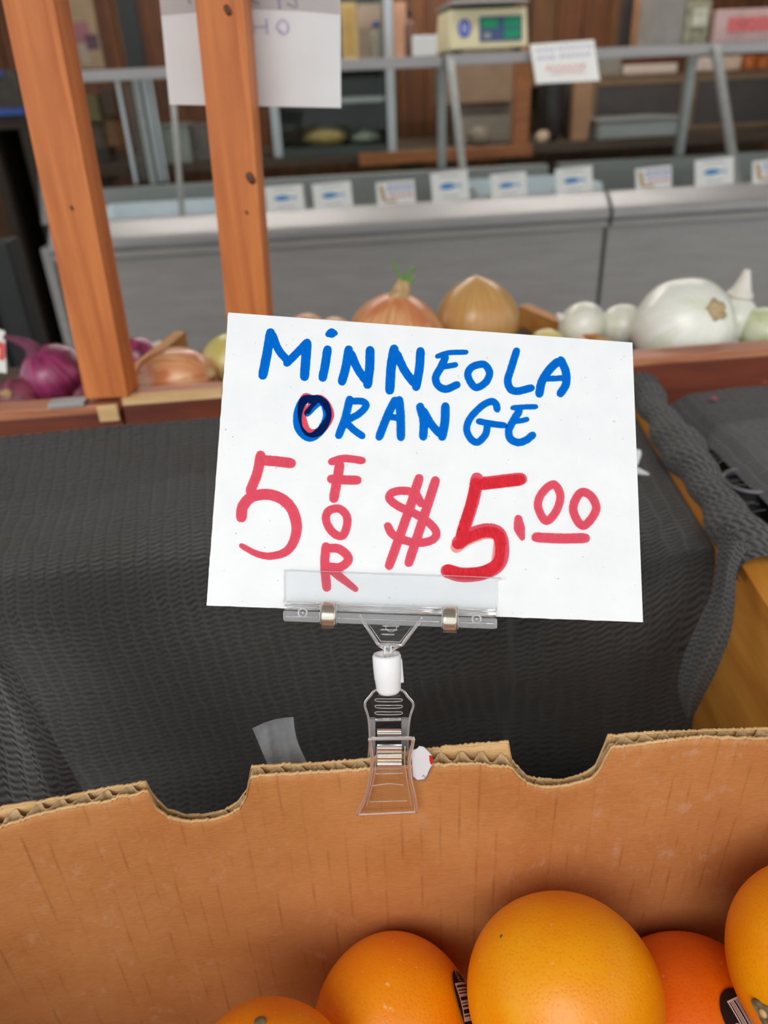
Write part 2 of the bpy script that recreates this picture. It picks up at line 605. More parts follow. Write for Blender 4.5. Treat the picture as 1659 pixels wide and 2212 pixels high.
# sloping glass and its mullions
for (p0, p1) in ((70, 378), (382, 985), (990, 1565), (1570, 2300)):
    a0 = PB(p0, 430, 0.075)[0]; a1 = PB(p1, 430, 0.075)[0]
    zt = zl - 0.03 if p1 < 1000 else zr - 0.03
    v, f = hexa([CP(a0, 0.074, 0.995), CP(a1, 0.074, 0.995), CP(a1, 0.080, 0.995), CP(a0, 0.080, 0.995)],
                [CP(a0, B_TOP - 0.010, zt), CP(a1, B_TOP - 0.010, zt), CP(a1, B_TOP - 0.004, zt), CP(a0, B_TOP - 0.004, zt)])
    build('glass_pane', v, f, M_GLASS, fish)
for (pb, wdt) in ((75, 0.03), (380, 0.016), (988, 0.022), (1568, 0.026)):
    ab = PB(pb + (12 if pb > 900 else 0), 420, 0.075)[0]
    at_ = ab + 0.0
    zt = (zl if pb < 900 else zr) - 0.01
    v, f = hexa([CP(ab, 0.066, 0.993), CP(ab + wdt, 0.066, 0.993), CP(ab + wdt, 0.092, 0.993), CP(ab, 0.092, 0.993)],
                [CP(at_, B_TOP - 0.022, zt), CP(at_ + wdt, B_TOP - 0.022, zt), CP(at_ + wdt, B_TOP + 0.008, zt), CP(at_, B_TOP + 0.008, zt)])
    build('mullion', v, f, M_STEEL, fish, bevel=0.003)
# rear shelf legs
for pb in (945, 1470):
    ab = PB(pb, 250, 0.66)[0]
    case_box('rear_leg', ab, ab + 0.03, 0.645, 0.675, 1.035, zr, M_STEEL, fish, 0.003)
ab = PB(300, 250, 0.66)[0]
case_box('rear_leg', ab, ab + 0.022, 0.645, 0.67, 1.035, zl, M_STEEL, fish, 0.003)
ab = PB(318, 250, 0.66)[0]

# fish price cards standing on the ledge
def zig(x0, x1, y, amp, n):
    return [(x0 + (x1 - x0) * i / n, y + (amp if i % 2 else -amp)) for i in range(n + 1)]
def price_card(x0, x1, y0, y1, tilt, kindc, label):
    b = 0.052
    a0, zlo = PB((x0 + x1) / 2, y1, b)
    a0 = PB(x0, (y0 + y1) / 2, b)[0]; a1 = PB(x1, (y0 + y1) / 2, b)[0]
    w = a1 - a0
    hgt = (y1 - y0) / (x1 - x0) * w * 1.03
    z0 = 0.9935
    o = CP((a0 + a1) / 2, b, z0)
    u = EA * math.cos(tilt) + EZ * math.sin(tilt)
    v_ = (EZ * math.cos(tilt) - EA * math.sin(tilt)) * 0.96 + EB * 0.27
    v_ /= np.linalg.norm(v_)
    n = np.cross(u, v_)
    root = empty('price_card', o, label, 'price card', 'price cards along the fish counter ledge')
    ve, fa = frame_box(o, u, v_, n, (-w / 2, w / 2), (0, hgt), (-0.001, 0.001))
    build('card', ve, fa, M_PAPER, root, bevel=0.0004)
    def pl(x, y, l):
        return o + u * (x - 0.5) * w + v_ * y * hgt + n * (0.0012 + l)
    if kindc == 'fish':
        top, bot = [], []
        for i in range(17):
            t = i / 16
            r = 0.15 * math.sin(math.pi * min(1, t * 1.05)) ** 0.7 * (1 - 0.55 * t) + 0.008
            top.append(pl(0.22 + 0.5 * t, 0.5 + r, 0)); bot.append(pl(0.22 + 0.5 * t, 0.5 - r * 0.8, 0))
        V = top + bot[::-1] + []
        m = Mesh(); m.add(V, [tuple(range(len(V)))])
        m.obj('fish_print', M_INKBLUE, root)
        m = Mesh()
        m.add([pl(0.70, 0.5, 0), pl(0.80, 0.60, 0), pl(0.77, 0.5, 0), pl(0.80, 0.40, 0)], [(0, 3, 2, 1)])
        m.obj('fish_print', M_INKBLUE, root)
        m = Mesh()
        m.add(*ribbon(zig(0.25, 0.75, 0.85, 0.02, 14), 0.03, pl, 0, smooth=False))
        m.obj('lettering', M_INKGREY, root)
        m = Mesh()
        m.add(*ribbon(zig(0.3, 0.7, 0.16, 0.015, 12), 0.03, pl, 0, smooth=False))
        m.obj('lettering', M_INKGREY, root)
    else:
        m = Mesh()
        m.add(*ribbon(zig(0.3, 0.92, 0.80, 0.07, 16), 0.06, pl, 0, smooth=False))
        m.obj('lettering', M_INKPEN, root)
        m = Mesh()
        m.add(*ribbon(zig(0.3, 0.92, 0.60, 0.06, 14), 0.05, pl, 0, smooth=False))
        m.obj('lettering', M_INKPEN, root)
        m = Mesh()
        m.add(*ribbon(zig(0.35, 0.92, 0.36, 0.07, 10), 0.06, pl, 0, smooth=False))
        m.obj('price_lettering', M_INKRED, root)
        m = Mesh()
        m.add(*ribbon([(0.12, 0.85), (0.16, 0.5), (0.2, 0.2), (0.5, 0.14)], 0.10, pl, 0.0001))
        m.obj('food_print', M_INKTAN, root)
price_card(575, 658, 412, 462, 0.02, 'fish', 'white fish price card nearest the second wooden post on the counter ledge')
price_card(678, 762, 402, 452, 0.04, 'fish', 'white price card with a faint small blue fish, second from the wooden post')
price_card(815, 898, 398, 443, 0.03, 'food', 'colourful price card with blue and red lettering under the left glass bay')
price_card(935, 1015, 380, 437, 0.05, 'fish', 'white fish price card at the foot of the glass mullion below the scale')
price_card(1063, 1140, 388, 435, 0.04, 'fish', 'pale fish price card standing between the mullion and the white tray')
price_card(1203, 1282, 380, 430, 0.05, 'fish', 'white fish price card just before the seam of the steel counter')
price_card(1376, 1452, 374, 415, 0.05, 'food', 'colourful price card with blue and red lettering just past the counter seam')
price_card(1505, 1587, 360, 410, 0.05, 'fish', 'cream price card with one large dark blue fish near the far mullion')
price_card(1630, 1712, 353, 395, 0.05, 'food', 'price card cut by the frame edge at the far end of the ledge')

# weighing scale on the top shelf
M_SCALE = mat_plain('cream_plastic', lin(236, 226, 184), 0.4, var=0.03)
M_SCALESIDE = mat_plain('scale_panel_blue', lin(70, 88, 130), 0.4)
M_LCD = mat_plain('green_display', lin(30, 150, 105), 0.3)
sb = B_TOP + 0.02
a0 = PB(972, 60, sb)[0]; a1 = PB(1143, 50, sb)[0]
z0 = zr + 0.012; z1 = PB(1060, 16, sb)[1]
root = empty('weighing_scale', CP((a0 + a1) / 2, sb + 0.12, zr), 'cream weighing scale with green digit displays on the glass shelf', 'scale')
v, f = hexa([CP(a0, sb, z0), CP(a1, sb, z0), CP(a1 + 0.0, sb + 0.27, z0), CP(a0, sb + 0.27, z0)],
            [CP(a0 + 0.004, sb + 0.02, z1), CP(a1 - 0.004, sb + 0.02, z1), CP(a1 - 0.01, sb + 0.26, z1 + 0.005), CP(a0 + 0.01, sb + 0.26, z1 + 0.005)])
build('body', v, f, M_SCALE, root, bevel=0.006)
case_box('weighing_pan', a0 + 0.003, a1 - 0.003, sb + 0.0, sb + 0.27, z1 + 0.011, z1 + 0.022, M_STEELLITE, root, 0.004)
case_box('pan_post', (a0 + a1) / 2 - 0.04, (a0 + a1) / 2 + 0.04, sb + 0.10, sb + 0.18, z1 + 0.0, z1 + 0.011, M_BLACK, root)
def on_scale(x, y, l):
    t = y
    return CP(a0 + (a1 - a0) * x, sb - 0.0012 + 0.02 * t - l, z0 + (z1 - z0) * t)
def scale_patch(name, x0, y0, x1, y1, l, m, par):
    fr = [on_scale(x0, y0, l), on_scale(x1, y0, l), on_scale(x1, y1, l), on_scale(x0, y1, l)]
    bk = [on_scale(x0, y0, l - 0.001), on_scale(x1, y0, l - 0.001), on_scale(x1, y1, l - 0.001), on_scale(x0, y1, l - 0.001)]
    return build(name, *prism(fr, bk), m, par)
dp = scale_patch('display_panel', 0.38, 0.18, 0.92, 0.80, 0.001, M_SCALESIDE, root)
scale_patch('digit_window', 0.40, 0.52, 0.62, 0.74, 0.002, M_LCD, dp)
scale_patch('digit_window', 0.69, 0.52, 0.90, 0.76, 0.002, M_LCD, dp)
scale_patch('digit_window', 0.69, 0.24, 0.90, 0.46, 0.002, M_LCD, dp)
scale_patch('label_plate', 0.43, 0.24, 0.52, 0.40, 0.002, M_INKGREY, dp)
ring = [on_scale(0.19 + 0.085 * math.cos(t * 0.35), 0.53 + 0.23 * math.sin(t * 0.35), 0.001) for t in range(18)]
lg = build('round_logo', *prism(ring, [p + EB * 0.001 for p in ring]), M_INKPEN, root)
lb = Mesh()
for xx in (0.165, 0.215):
    lb.add(*ribbon([(xx, 0.42), (xx, 0.66)], 0.014, on_scale, 0.002))
lb.obj('logo_stripe', M_PAPER, lg)
for (fa, fb) in ((a0 + 0.03, sb + 0.03), (a1 - 0.03, sb + 0.03), (a0 + 0.03, sb + 0.24), (a1 - 0.03, sb + 0.24)):
    v, f = lathe([(0.014, 0.0), (0.014, 0.008), (0.010, 0.014)], CP(fa, fb, zr), seg=14)
    build('foot', v, f, M_BLACK, root)

# hand-written notice hanging from the shelf edge
def hang_q(px, py):
    bq = B_TOP - 0.03
    for _ in range(12):
        a_, z_ = PB(px, py, bq)
        bq = min(B_TOP - 0.028, 0.055 + (B_TOP - 0.085) * (z_ - 0.995) / (zr - 0.03 - 0.995))
    return CP(a_, bq, z_)
Q = [hang_q(1145, 96), hang_q(1283, 86), hang_q(1296, 174), hang_q(1158, 181)]
nt = empty('hanging_notice', (Q[2] + Q[3]) / 2, 'small white handwritten notice hung on the shelf edge beside the scale', 'notice')
build('card', *prism(Q, [p + EB * 0.002 for p in Q]), M_PAPER, nt)
def on_note(x, y, l):
    top = Q[0] + (Q[1] - Q[0]) * x
    bot = Q[3] + (Q[2] - Q[3]) * x
    return bot + (top - bot) * y - EB * (0.001 + l)
m = Mesh()
m.add(*ribbon(zig(0.08, 0.36, 0.84, 0.045, 9), 0.022, on_note, 0, smooth=False))
m.obj('blue_lettering', M_INKPEN, nt); m = Mesh()
m.add(*ribbon(zig(0.42, 0.94, 0.86, 0.045, 16), 0.022, on_note, 0, smooth=False))
m.obj('blue_lettering', M_INKPEN, nt); m = Mesh()
m.add(*ribbon(zig(0.08, 0.34, 0.64, 0.045, 9), 0.022, on_note, 0, smooth=False))
m.obj('blue_lettering', M_INKPEN, nt); m = Mesh()
m.add(*ribbon(zig(0.44, 0.90, 0.66, 0.045, 13), 0.022, on_note, 0, smooth=False))
m.obj('blue_lettering', M_INKPEN, nt)
m = Mesh()
m.add(*ribbon(zig(0.2, 0.80, 0.38, 0.06, 13), 0.028, on_note, 0, smooth=False))
m.obj('red_lettering', M_INKRED, nt); m = Mesh()
m.add(*ribbon([(0.25, 0.24), (0.5, 0.26), (0.78, 0.24)], 0.018, on_note, 0))
m.obj('red_lettering', M_INKRED, nt)

# ================================================================== PRODUCE STAND (deck under bins and box)
stand = empty('produce_stand', (0.0, 0.5, 0.0), 'dark wooden stand carrying the cloth covered bins', 'stand')
for i in range(11):
    y0 = -0.25 + i * 0.13
    slab('deck_board', -0.85, 0.95, y0, y0 + 0.125, 0.735, 0.76, M_DECK, stand)
for (x, y) in ((-0.8, -0.2), (0.86, -0.2), (-0.8, 1.1), (0.86, 1.1)):
    slab('leg', x, x + 0.06, y, y + 0.06, 0.0, 0.735, M_DECK, stand)

# ---- onion bin behind: rails, tilted floor, back board
def rail_y(x):
    return 0.690 + 0.092 * (x + 0.10)
FL_K, FL_Y0, FL_Z0 = 0.06, 0.74, 1.000
def bin_floor_z(y):
    return FL_Z0 + FL_K * (y - FL_Y0)
obin = empty('onion_bin', (0.0, 0.9, 0.76), 'wooden onion bin with a low reddish front rail behind the black mesh', 'bin')
def _fy(x, e):
    return rail_y(x) + e
v, f = hexa([(x, _fy(x, e), bin_floor_z(_fy(x, e)) - 0.012) for x, e in ((-0.75, 0.024), (0.9, 0.024), (0.9, 0.27), (-0.75, 0.27))],
            [(x, _fy(x, e), bin_floor_z(_fy(x, e))) for x, e in ((-0.75, 0.024), (0.9, 0.024), (0.9, 0.27), (-0.75, 0.27))])
build('bin_floor', v, f, M_DECK, obin)
for (x, y) in ((-0.7, 0.68), (0.82, 0.82), (-0.7, 0.84), (0.82, 0.97)):
    slab('bin_leg', x, x + 0.04, y, y + 0.04, 0.76, bin_floor_z(y) - 0.012, M_DECK, obin)
def rail_piece(name, x0, x1, zb, zt, dpt, mat, off=0.0):
    y0, y1 = rail_y(x0) + off, rail_y(x1) + off
    v, f = hexa([(x0, y0, zb), (x1, y1, zb), (x1, y1 + dpt, zb), (x0, y0 + dpt, zb)],
                [(x0, y0, zt), (x1, y1, zt), (x1, y1 + dpt, zt), (x0, y0 + dpt, zt)])
    return build(name, v, f, mat, obin, bevel=0.0012)
XJ = at_z(280, 895, 1.03)[0]
rail_piece('front_rail', -0.75, XJ - 0.001, 0.980, 1.0405, 0.022, M_RAILDARK)
rail_piece('rail_cap', -0.75, XJ - 0.001, 1.041, 1.050, 0.030, M_RAILWOOD, -0.002)
rail_piece('front_rail', XJ + 0.001, 0.9, 0.980, 1.0455, 0.022, M_RAILDARK, 0.001)
rail_piece('rail_cap', XJ + 0.001, 0.9, 1.046, 1.0545, 0.028, M_RAILWOOD, -0.001)
# pale split wood showing on the rail near the first post and beyond it
for (x0, x1, z) in ((at_z(205, 893, 1.045)[0], XJ - 0.002, 1.0335),):
    rail_piece('split_wood', x0, x1, 1.033, 1.0495, 0.003, M_RAW, -0.0045)
rail_piece('split_wood', XJ + 0.004, at_z(470, 880, 1.05)[0], 1.0475, 1.0555, 0.012, M_RAW, -0.0035)
# grey metal strip lying on the rail beside the first post
q0, q1 = at_z(108, 876, 1.052), at_z(186, 870, 1.052)
ms = hexa([q0 + np.array([0, -0.006, -0.0015]), q1 + np.array([0, -0.006, -0.0015]), q1 + np.array([0, 0.010, -0.0015]), q0 + np.array([0, 0.010, -0.0015])],
          [q0 + np.array([0, -0.006, 0.0035]), q1 + np.array([0, -0.006, 0.0035]), q1 + np.array([0, 0.010, 0.0035]), q0 + np.array([0, 0.010, 0.0035])])
build('metal_strip', *ms, M_STEELLITE, obin, bevel=0.0008)

# divider planks between onion kinds
def divider(near, far, drop, th, label_mat):
    near, far = np.array(near), np.array(far)
    d = far - near
    s = np.array([d[1], -d[0], 0.0]); s /= np.linalg.norm(s)
    lo = np.array([0, 0, -drop])
    v, f = hexa([near + lo - s * th / 2, near + lo + s * th / 2, far + lo + s * th / 2, far + lo - s * th / 2],
                [near - s * th / 2, near + s * th / 2, far + s * th / 2, far - s * th / 2])
    return build('divider_plank', v, f, label_mat, obin, bevel=0.001)
divider(at(262, 818, 0.775), at(388, 715, 0.95), 0.045, 0.016, M_DIVID)
divider(at(1345, 752, 0.83), at(1132, 657, 1.00), 0.055, 0.016, M_DIVID)

# ---- posts
M_KNOT = mat_plain('wood_knot', lin(96, 44, 18), 0.5, scale=60)
def post(fl_top, fl_bot, fr_top, fr_bot, back, label):
    yb = rail_y(at_z(fl_bot[0], fl_bot[1], 1.05)[0]) + 0.001
    p0 = np.array([0, yb, 0]); n = np.array([0.0, 1.0, 0.0])
    a = at_plane(fl_bot[0], fl_bot[1], p0, n); b = at_plane(fr_bot[0], fr_bot[1], p0, n)
    c = at_plane(fr_top[0], fr_top[1], p0, n); d = at_plane(fl_top[0], fl_top[1], p0, n)
    zb = 1.0556
    def ext(lo, hi, z):
        t = (z - lo[2]) / (hi[2] - lo[2])
        return lo + (hi - lo) * t
    a2, b2 = ext(a, d, zb), ext(b, c, zb)
    d2, c2 = ext(a, d, 1.46), ext(b, c, 1.46)
    bk = np.array([0.002, back, 0])
    root = empty('wooden_post', (a2 + b2) / 2, label, 'post', 'wooden uprights of the stall')
    v, f = hexa([a2, b2, b2 + bk, a2 + bk], [d2, c2, c2 + bk, d2 + bk])
    build('upright', v, f, M_BEAMWOOD, root, bevel=0.0012)
    return root, p0, n
r1, pp, pn = post((4, 5), (186, 872), (116, 5), (278, 864), 0.030, 'stained wooden post by the red onions, leftmost of the two')
r2, pp2, pn2 = post((420, 0), (488, 675), (527, 0), (577, 675), 0.030, 'stained wooden post with dark knots rising behind the price sign')
def knot(root, pp, pn, px, py, r):
    q = at_plane(px, py, pp, pn)
    v, f = lathe([(r, 0.0), (r * 0.9, 0.0006), (r * 0.4, 0.0009)], q + np.array([0, -0.0002, 0]), (0, -1, 0), 14,
                 lambda an, t: 1 + 0.25 * math.sin(2 * an + 0.6))
    build('knot', v, f, M_KNOT, root, smooth=True)
knot(r2, pp2, pn2, 542, 385, 0.0042)
knot(r2, pp2, pn2, 533, 459, 0.0014)
knot(r2, pp2, pn2, 492, 22, 0.0032)
knot(r1, pp, pn, 155, 449, 0.0016)
# crossbeam over the posts, just above the picture
bm_y = rail_y(-0.2) - 0.004
tag(slab('crossbeam', -0.9, 1.0, bm_y, bm_y + 0.045, 1.4605, 1.51, M_BEAMWOOD), 'stained crossbeam resting on the two posts', 'beam')

# ---- paper hanging behind the second post
M_SHEET = NT('paper_sheet')
_n = M_SHEET.noise(M_SHEET.coord(), 12.0, 3)
M_SHEET.base(M_SHEET.ramp(_n, [(0.3, lin(240, 238, 238)), (0.7, lin(250, 250, 250))]))
M_SHEET.set(Roughness=0.6)
_tl = M_SHEET.new('ShaderNodeBsdfTranslucent'); _tl.inputs[0].default_value = lin(244, 242, 240)
_mx = M_SHEET.new('ShaderNodeMixShader'); _mx.inputs[0].default_value = 0.25
M_SHEET.link(M_SHEET.p.outputs[0], _mx.inputs[1]); M_SHEET.link(_tl.outputs[0], _mx.inputs[2])
M_SHEET.link(_mx.outputs[0], M_SHEET.out.inputs[0])
M_SHEET = M_SHEET.m
M_TAPE = mat_thin('cloudy_film', (0.78, 0.74, 0.73, 1), 0.2, 0.10)
M_GHOST = mat_ink('faint_ink', (0.80, 0.78, 0.88, 1))
yp = rail_y(-0.1) + 0.034
def hp(px, py, off=0.0):
    return at_plane(px, py, np.array([0, yp + off, 0]), np.array([0, 1.0, 0]))
top = 1.4605
def hpz(px_bot, py_bot, px_top, off=0.0):
    lo = hp(px_bot, py_bot, off); hi = hp(px_top, 0, off)
    t = (top - lo[2]) / (hi[2] - lo[2])
    return lo + (hi - lo) * t
lo0, lo1 = hp(366, 226), hp(737, 233)
hi0, hi1 = hpz(366, 226, 345), hpz(737, 233, 735)
root = empty('hanging_paper', (lo0 + lo1) / 2, 'white paper sheet hanging behind the knotted post, writing showing through', 'paper')
def sheet(a, b, off=0.0):
    p = (lo0 + (lo1 - lo0) * a) * (1 - b) + (hi0 + (hi1 - hi0) * a) * b
    return p + np.array([0, 0.003 * math.sin(a * 5) * (1 - b) + off, 0])
v, f, _ = grid(sheet, 24, 10)
v2 = [np.array(p) + np.array([0, 0.0004, 0]) for p in v]
m = Mesh(); m.add(v, f); m.add(v2, [q[::-1] for q in f])
m.obj('sheet', M_SHEET, root, smooth=True)
tb = 0.385
v, f, _ = grid(lambda a, b: sheet(a, tb + (1 - tb) * b, -0.0012) + np.array([0, 0, 0.004 * math.sin(a * 3.1)]) * (1 - b), 24, 6)
build('film_strip', v, f, M_TAPE, root, smooth=True)
def on_sheet(px, py, l):
    q = hp(px, py, -0.002)
    q[1] -= l
    return q
m = Mesh()
for pts in ([(545, 44), (548, 72)], [(575, 40), (577, 74)], [(545, 58), (577, 58)],
            [(606, 70), (598, 58), (608, 44), (620, 50), (622, 66), (612, 74), (604, 66)],
            [(520, -8), (560, 8)], [(540, -10), (538, 12)], [(602, -10), (604, 20)], [(620, 8), (640, 14), (636, -10)], [(402, -10), (412, 8)]):
    m = Mesh(); m.add(*ribbon(pts, 7, on_sheet, 0.0, smooth=len(pts) > 2))
    m.obj('reversed_stroke', M_GHOST, root)

# ================================================================== ONIONS
def mat_onion(name, c0, c1, c2, rough=0.32, coat=0.2):
    t = NT(name)
    tc = t.new('ShaderNodeUVMap')
    mp = t.new('ShaderNodeMapping'); mp.inputs['Scale'].default_value = (26, 1.6, 1)
    t.link(tc.outputs[0], mp.inputs[0])
    n = t.noise(mp.outputs[0], 1.0, 4, 0.6, 0.3)
    mp2 = t.new('ShaderNodeMapping'); mp2.inputs['Scale'].default_value = (3, 2, 1)
    t.link(tc.outputs[0], mp2.inputs[0])
    n2 = t.noise(mp2.outputs[0], 1.6, 3, 0.5, 0.5)
    a = t.ramp(n, [(0.32, c0), (0.68, c1)])
    b = t.ramp(n2, [(0.46, (0, 0, 0, 1)), (0.60, (1, 1, 1, 1))])
    sp = t.new('ShaderNodeSeparateColor'); t.link(b, sp.inputs[0])
    t.base(t.mix(t.math('MULTIPLY', sp.outputs[0], 0.75), a, c2))
    t.set(Roughness=rough)
    t.p.inputs['Coat Weight'].default_value = coat
    t.p.inputs['Coat Roughness'].default_value = 0.25
    t.bump(n, 0.12, 0.0006)
    return t.m
M_ONY = mat_onion('yellow_onion_skin', lin(206, 140, 76), lin(236, 190, 128), lin(224, 176, 100))
M_ONP = mat_onion('pink_onion_skin', lin(214, 134, 88), lin(238, 192, 140), lin(206, 116, 70))
M_ONT = mat_onion('tan_onion_skin', lin(190, 140, 78), lin(220, 176, 112), lin(206, 150, 90))
M_ONG = mat_onion('greenish_onion_skin', lin(226, 206, 130), lin(240, 226, 160), lin(208, 204, 110))
M_ONR = mat_onion('red_onion_skin', lin(120, 34, 74), lin(190, 76, 128), lin(94, 28, 54))
M_ONRD = mat_onion('dark_red_onion_skin', lin(112, 42, 66), lin(172, 80, 104), lin(70, 30, 42), 0.5, 0.0)
M_ONW = mat_onion('white_onion_skin', lin(236, 238, 224), lin(250, 250, 244), lin(226, 232, 204), 0.3)
M_ONWG = mat_onion('pale_green_onion_skin', lin(222, 230, 188), lin(242, 244, 220), lin(206, 220, 160), 0.3)
M_NECK = mat_plain('dry_onion_neck', lin(196, 164, 116), 0.8, scale=120, var=0.3)
M_NECKR = mat_plain('dry_red_onion_neck', lin(112, 52, 78), 0.7, scale=120, var=0.35)
M_NECKW = mat_plain('papery_white_neck', lin(236, 230, 220), 0.6, scale=90, var=0.08)
M_ROOT = mat_plain('onion_root_plate', lin(190, 166, 126), 0.9, scale=200, var=0.35)
M_SPROUT = mat_plain('green_sprout', lin(104, 150, 62), 0.45, scale=90)

def solve_onion(px, py, rpx):
    """depth along the ray at which a ball of that apparent size rests on the tilted bin floor"""
    nrm = np.array([0, -FL_K, 1.0]); nrm /= np.linalg.norm(nrm)
    p0 = np.array([0, FL_Y0, FL_Z0])
    lo, hi = 0.4, 1.6
    for _ in range(50):
        d = (lo + hi) / 2
        g = np.dot(at(px, py, d) - p0, nrm) - rpx * d / F
        if g > 0: lo = d
        else: hi = d
    return d
def onion(px, py, rpx, mat, label, axis=(0, 0, 1), neck=None, neckmat=None, flat=0.92, point=0.0, dmin=0.0, root_end=False, group=None, neck_len=0.5, neck_w=0.3, seed=0, dfix=None):
    d = solve_onion(px, py, rpx)
    for _ in range(60):                       # keep it behind the rail
        c = at(px, py, d)
        R = rpx * d / F
        if c[1] - R * 1.03 > rail_y(c[0]) + 0.031: break
        d += 0.002
    ax = np.array(axis, float); ax /= np.linalg.norm(ax)
    prof = []
    N = 26
    for i in range(N + 1):
        t = math.pi * i / N
        r = math.sin(t) * R
        z = -math.cos(t) * R * flat
        if t > math.pi * 0.5:
            k = (t - math.pi * 0.5) / (math.pi * 0.5)
            z += R * point * k ** 3
        prof.append((max(r, R * 0.03), z))
    rng = random.Random(seed)
    p1, p2 = rng.random() * 6, rng.random() * 6
    wob = lambda an, t: 1 + 0.018 * math.sin(3 * an + p1) + 0.012 * math.sin(7 * an + p2)
    v, f = lathe(prof, c, ax, 48, wob)
    uv = []
    for i in range(N + 1):
        for k_ in range(48):
            s = k_ / 48
            uv.append((abs(s * 2 - 1) + seed * 1.37, i / N + seed * 0.61))
    base = c.copy(); base[2] -= R
    root = empty('onion', base, label, 'onion', group)
    build('bulb', v, f, mat, root, smooth=True, uvs=uv)
    if neck:
        nd = np.array(neck, float); nd /= np.linalg.norm(nd)
        s0 = c + ax * R * (flat + point) * 0.90
        L = R * neck_len
        path = catmull([s0, s0 + ax * L * 0.3, s0 + ax * L * 0.45 + nd * L * 0.3, s0 + ax * L * 0.45 + nd * L * 0.75], 5)
        n_ = len(path)
        vv, ff = tube(path, [R * neck_w * (1 - 0.78 * (i / (n_ - 1)) ** 0.8) for i in range(n_)], 10)
        build('neck', vv, ff, neckmat or M_NECK, root, smooth=True)
    if root_end:
        s0 = c - ax * R * flat * 0.985
        vv, ff = lathe([(R * 0.20, 0.0), (R * 0.21, -R * 0.025), (R * 0.12, -R * 0.05), (R * 0.03, -R * 0.035)], s0, ax, 20,
                       lambda an, t: 1 + 0.14 * math.sin(5 * an) + 0.1 * math.sin(9 * an + 1))
        build('root_plate', vv, ff, M_ROOT, root, smooth=True)
    return root, c, R, ax
GY, GR, GW = 'yellow onions in the bin', 'red onions in the bin', 'white onions in the bin'
onion(380, 828, 76, M_ONP, 'large orange yellow onion lying sideways on the rail between post and sign', (0.75, -0.3, 0.25), seed=1, group=GY, flat=1.28, neck=(0.2, -0.2, 0.0), neck_len=0.25)
onion(508, 786, 72, M_ONG, 'pale yellow onion half hidden by the left edge of the sign', (0.2, 0.1, 1), seed=2, group=GY)
onion(664, 722, 48, M_ONP, 'orange onion top peeking over the sign beside the knotted post', (0, 0.3, 1), seed=3, group=GY)
onion(724, 724, 42, M_ONY, 'pale onion top between the orange one and the sprouted one', (0.2, 0.1, 1), seed=4, group=GY)
ro, ce, Re, axe = onion(853, 742, 106, M_ONP, 'broad yellow onion with a green sprout growing from its neck', (0.12, -0.05, 1), seed=5, group=GY, flat=0.95, point=0.10)
onion(1029, 695, 89, M_ONT, 'tall tan onion with a pointed top beside the sprouted one', (-0.02, 0.05, 1), seed=6, group=GY, flat=0.95, point=0.14)
onion(1182, 748, 40, M_ONG, 'small yellow onion tucked below the divider plank', (0.3, 0, 1), seed=7, group=GY)
onion(1250, 762, 36, M_ONY, 'small pale onion at the foot of the divider plank', (0.3, 0, 1), seed=8, group=GY)
# sprout
top = ce + axe * Re * 0.98
nv = [top - axe * 0.006, top + axe * 0.006 + np.array([0.002, 0, 0]), top + axe * 0.016 + np.array([0.004, 0, 0])]
build('neck', *tube(catmull(nv, 4), [0.018, 0.015, 0.012, 0.010, 0.0095, 0.009, 0.008, 0.0075, 0.007], 12), M_NECK, ro, smooth=True)
tb0 = nv[-1]
for (dx, hgt, bend, rr) in ((-0.006, 0.026, -0.006, 0.0022), (0.003, 0.017, 0.008, 0.0032), (0.007, 0.007, 0.003, 0.0026), (-0.001, 0.010, -0.004, 0.0026)):
    s = tb0 + np.array([dx * 0.4, 0, -0.004])
    path = catmull([s, s + np.array([dx * 0.6, 0, hgt * 0.4]), s + np.array([dx + bend * 0.3, 0, hgt * 0.8]), s + np.array([dx + bend, 0, hgt])], 5)
    build('sprout_leaf', *tube(path, [rr * (1 - 0.65 * i / (len(path) - 1)) for i in range(len(path))], 8), M_SPROUT, ro, smooth=True)
onion(306, 770, 42, M_ONR, 'small shiny magenta onion seen between the first post and divider plank', (0.8, 0.1, 0.5), seed=9, group=GR, neck=(0.5, 0, 0.4), neckmat=M_NECKW, neck_len=0.4)
onion(118, 812, 72, M_ONR, 'large red onion with a shrivelled curled neck beside the first post', (-0.35, -0.2, 0.9), seed=10, group=GR, neck=(-0.3, 0, 0.1), neckmat=M_NECKR, neck_len=0.85)
onion(40, 862, 50, M_ONRD, 'squat peeling red onion resting against the rail at the frame edge', (-0.2, -0.6, 0.5), seed=11, group=GR, flat=0.7, neck=(-0.5, -0.2, 0), neck_len=0.3)
onion(178, 850, 34, M_ONRD, 'small dark red onion squeezed between the large one and the post', (0.2, -0.3, 0.6), seed=12, group=GR)
onion(1258, 706, 54, M_ONW, 'white onion half hidden behind the sign corner', (-0.9, 0.1, 0.4), seed=13, group=GW, neck=(-0.4, 0, 0.4), neckmat=M_NECKW, neck_len=0.3)
onion(1345, 704, 50, M_ONW, 'small white onion directly beside the biggest white onion', (0.1, -0.1, 1), seed=14, group=GW)
onion(1476, 710, 108, M_ONW, 'biggest white onion showing its tan root plate, by the rail', (-0.28, 0.74, -0.56), seed=15, group=GW, root_end=True, flat=0.95)
onion(1578, 694, 58, M_ONW, 'white onion with an upright papery neck behind the biggest one', (0.1, -0.1, 0.95), seed=16, group=GW, neck=(0.05, -0.05, 0.9), neckmat=M_NECKW, neck_len=0.75, neck_w=0.5, point=0.2)
onion(1652, 716, 54, M_ONWG, 'pale green white onion cut off by the frame edge', (0.3, -0.2, 0.7), seed=17, group=GW)
onion(1565, 752, 30, M_ONW, 'tiny white onion wedged against the rail below the necked one', (0.3, -0.4, 0.7), seed=18, group=GW)

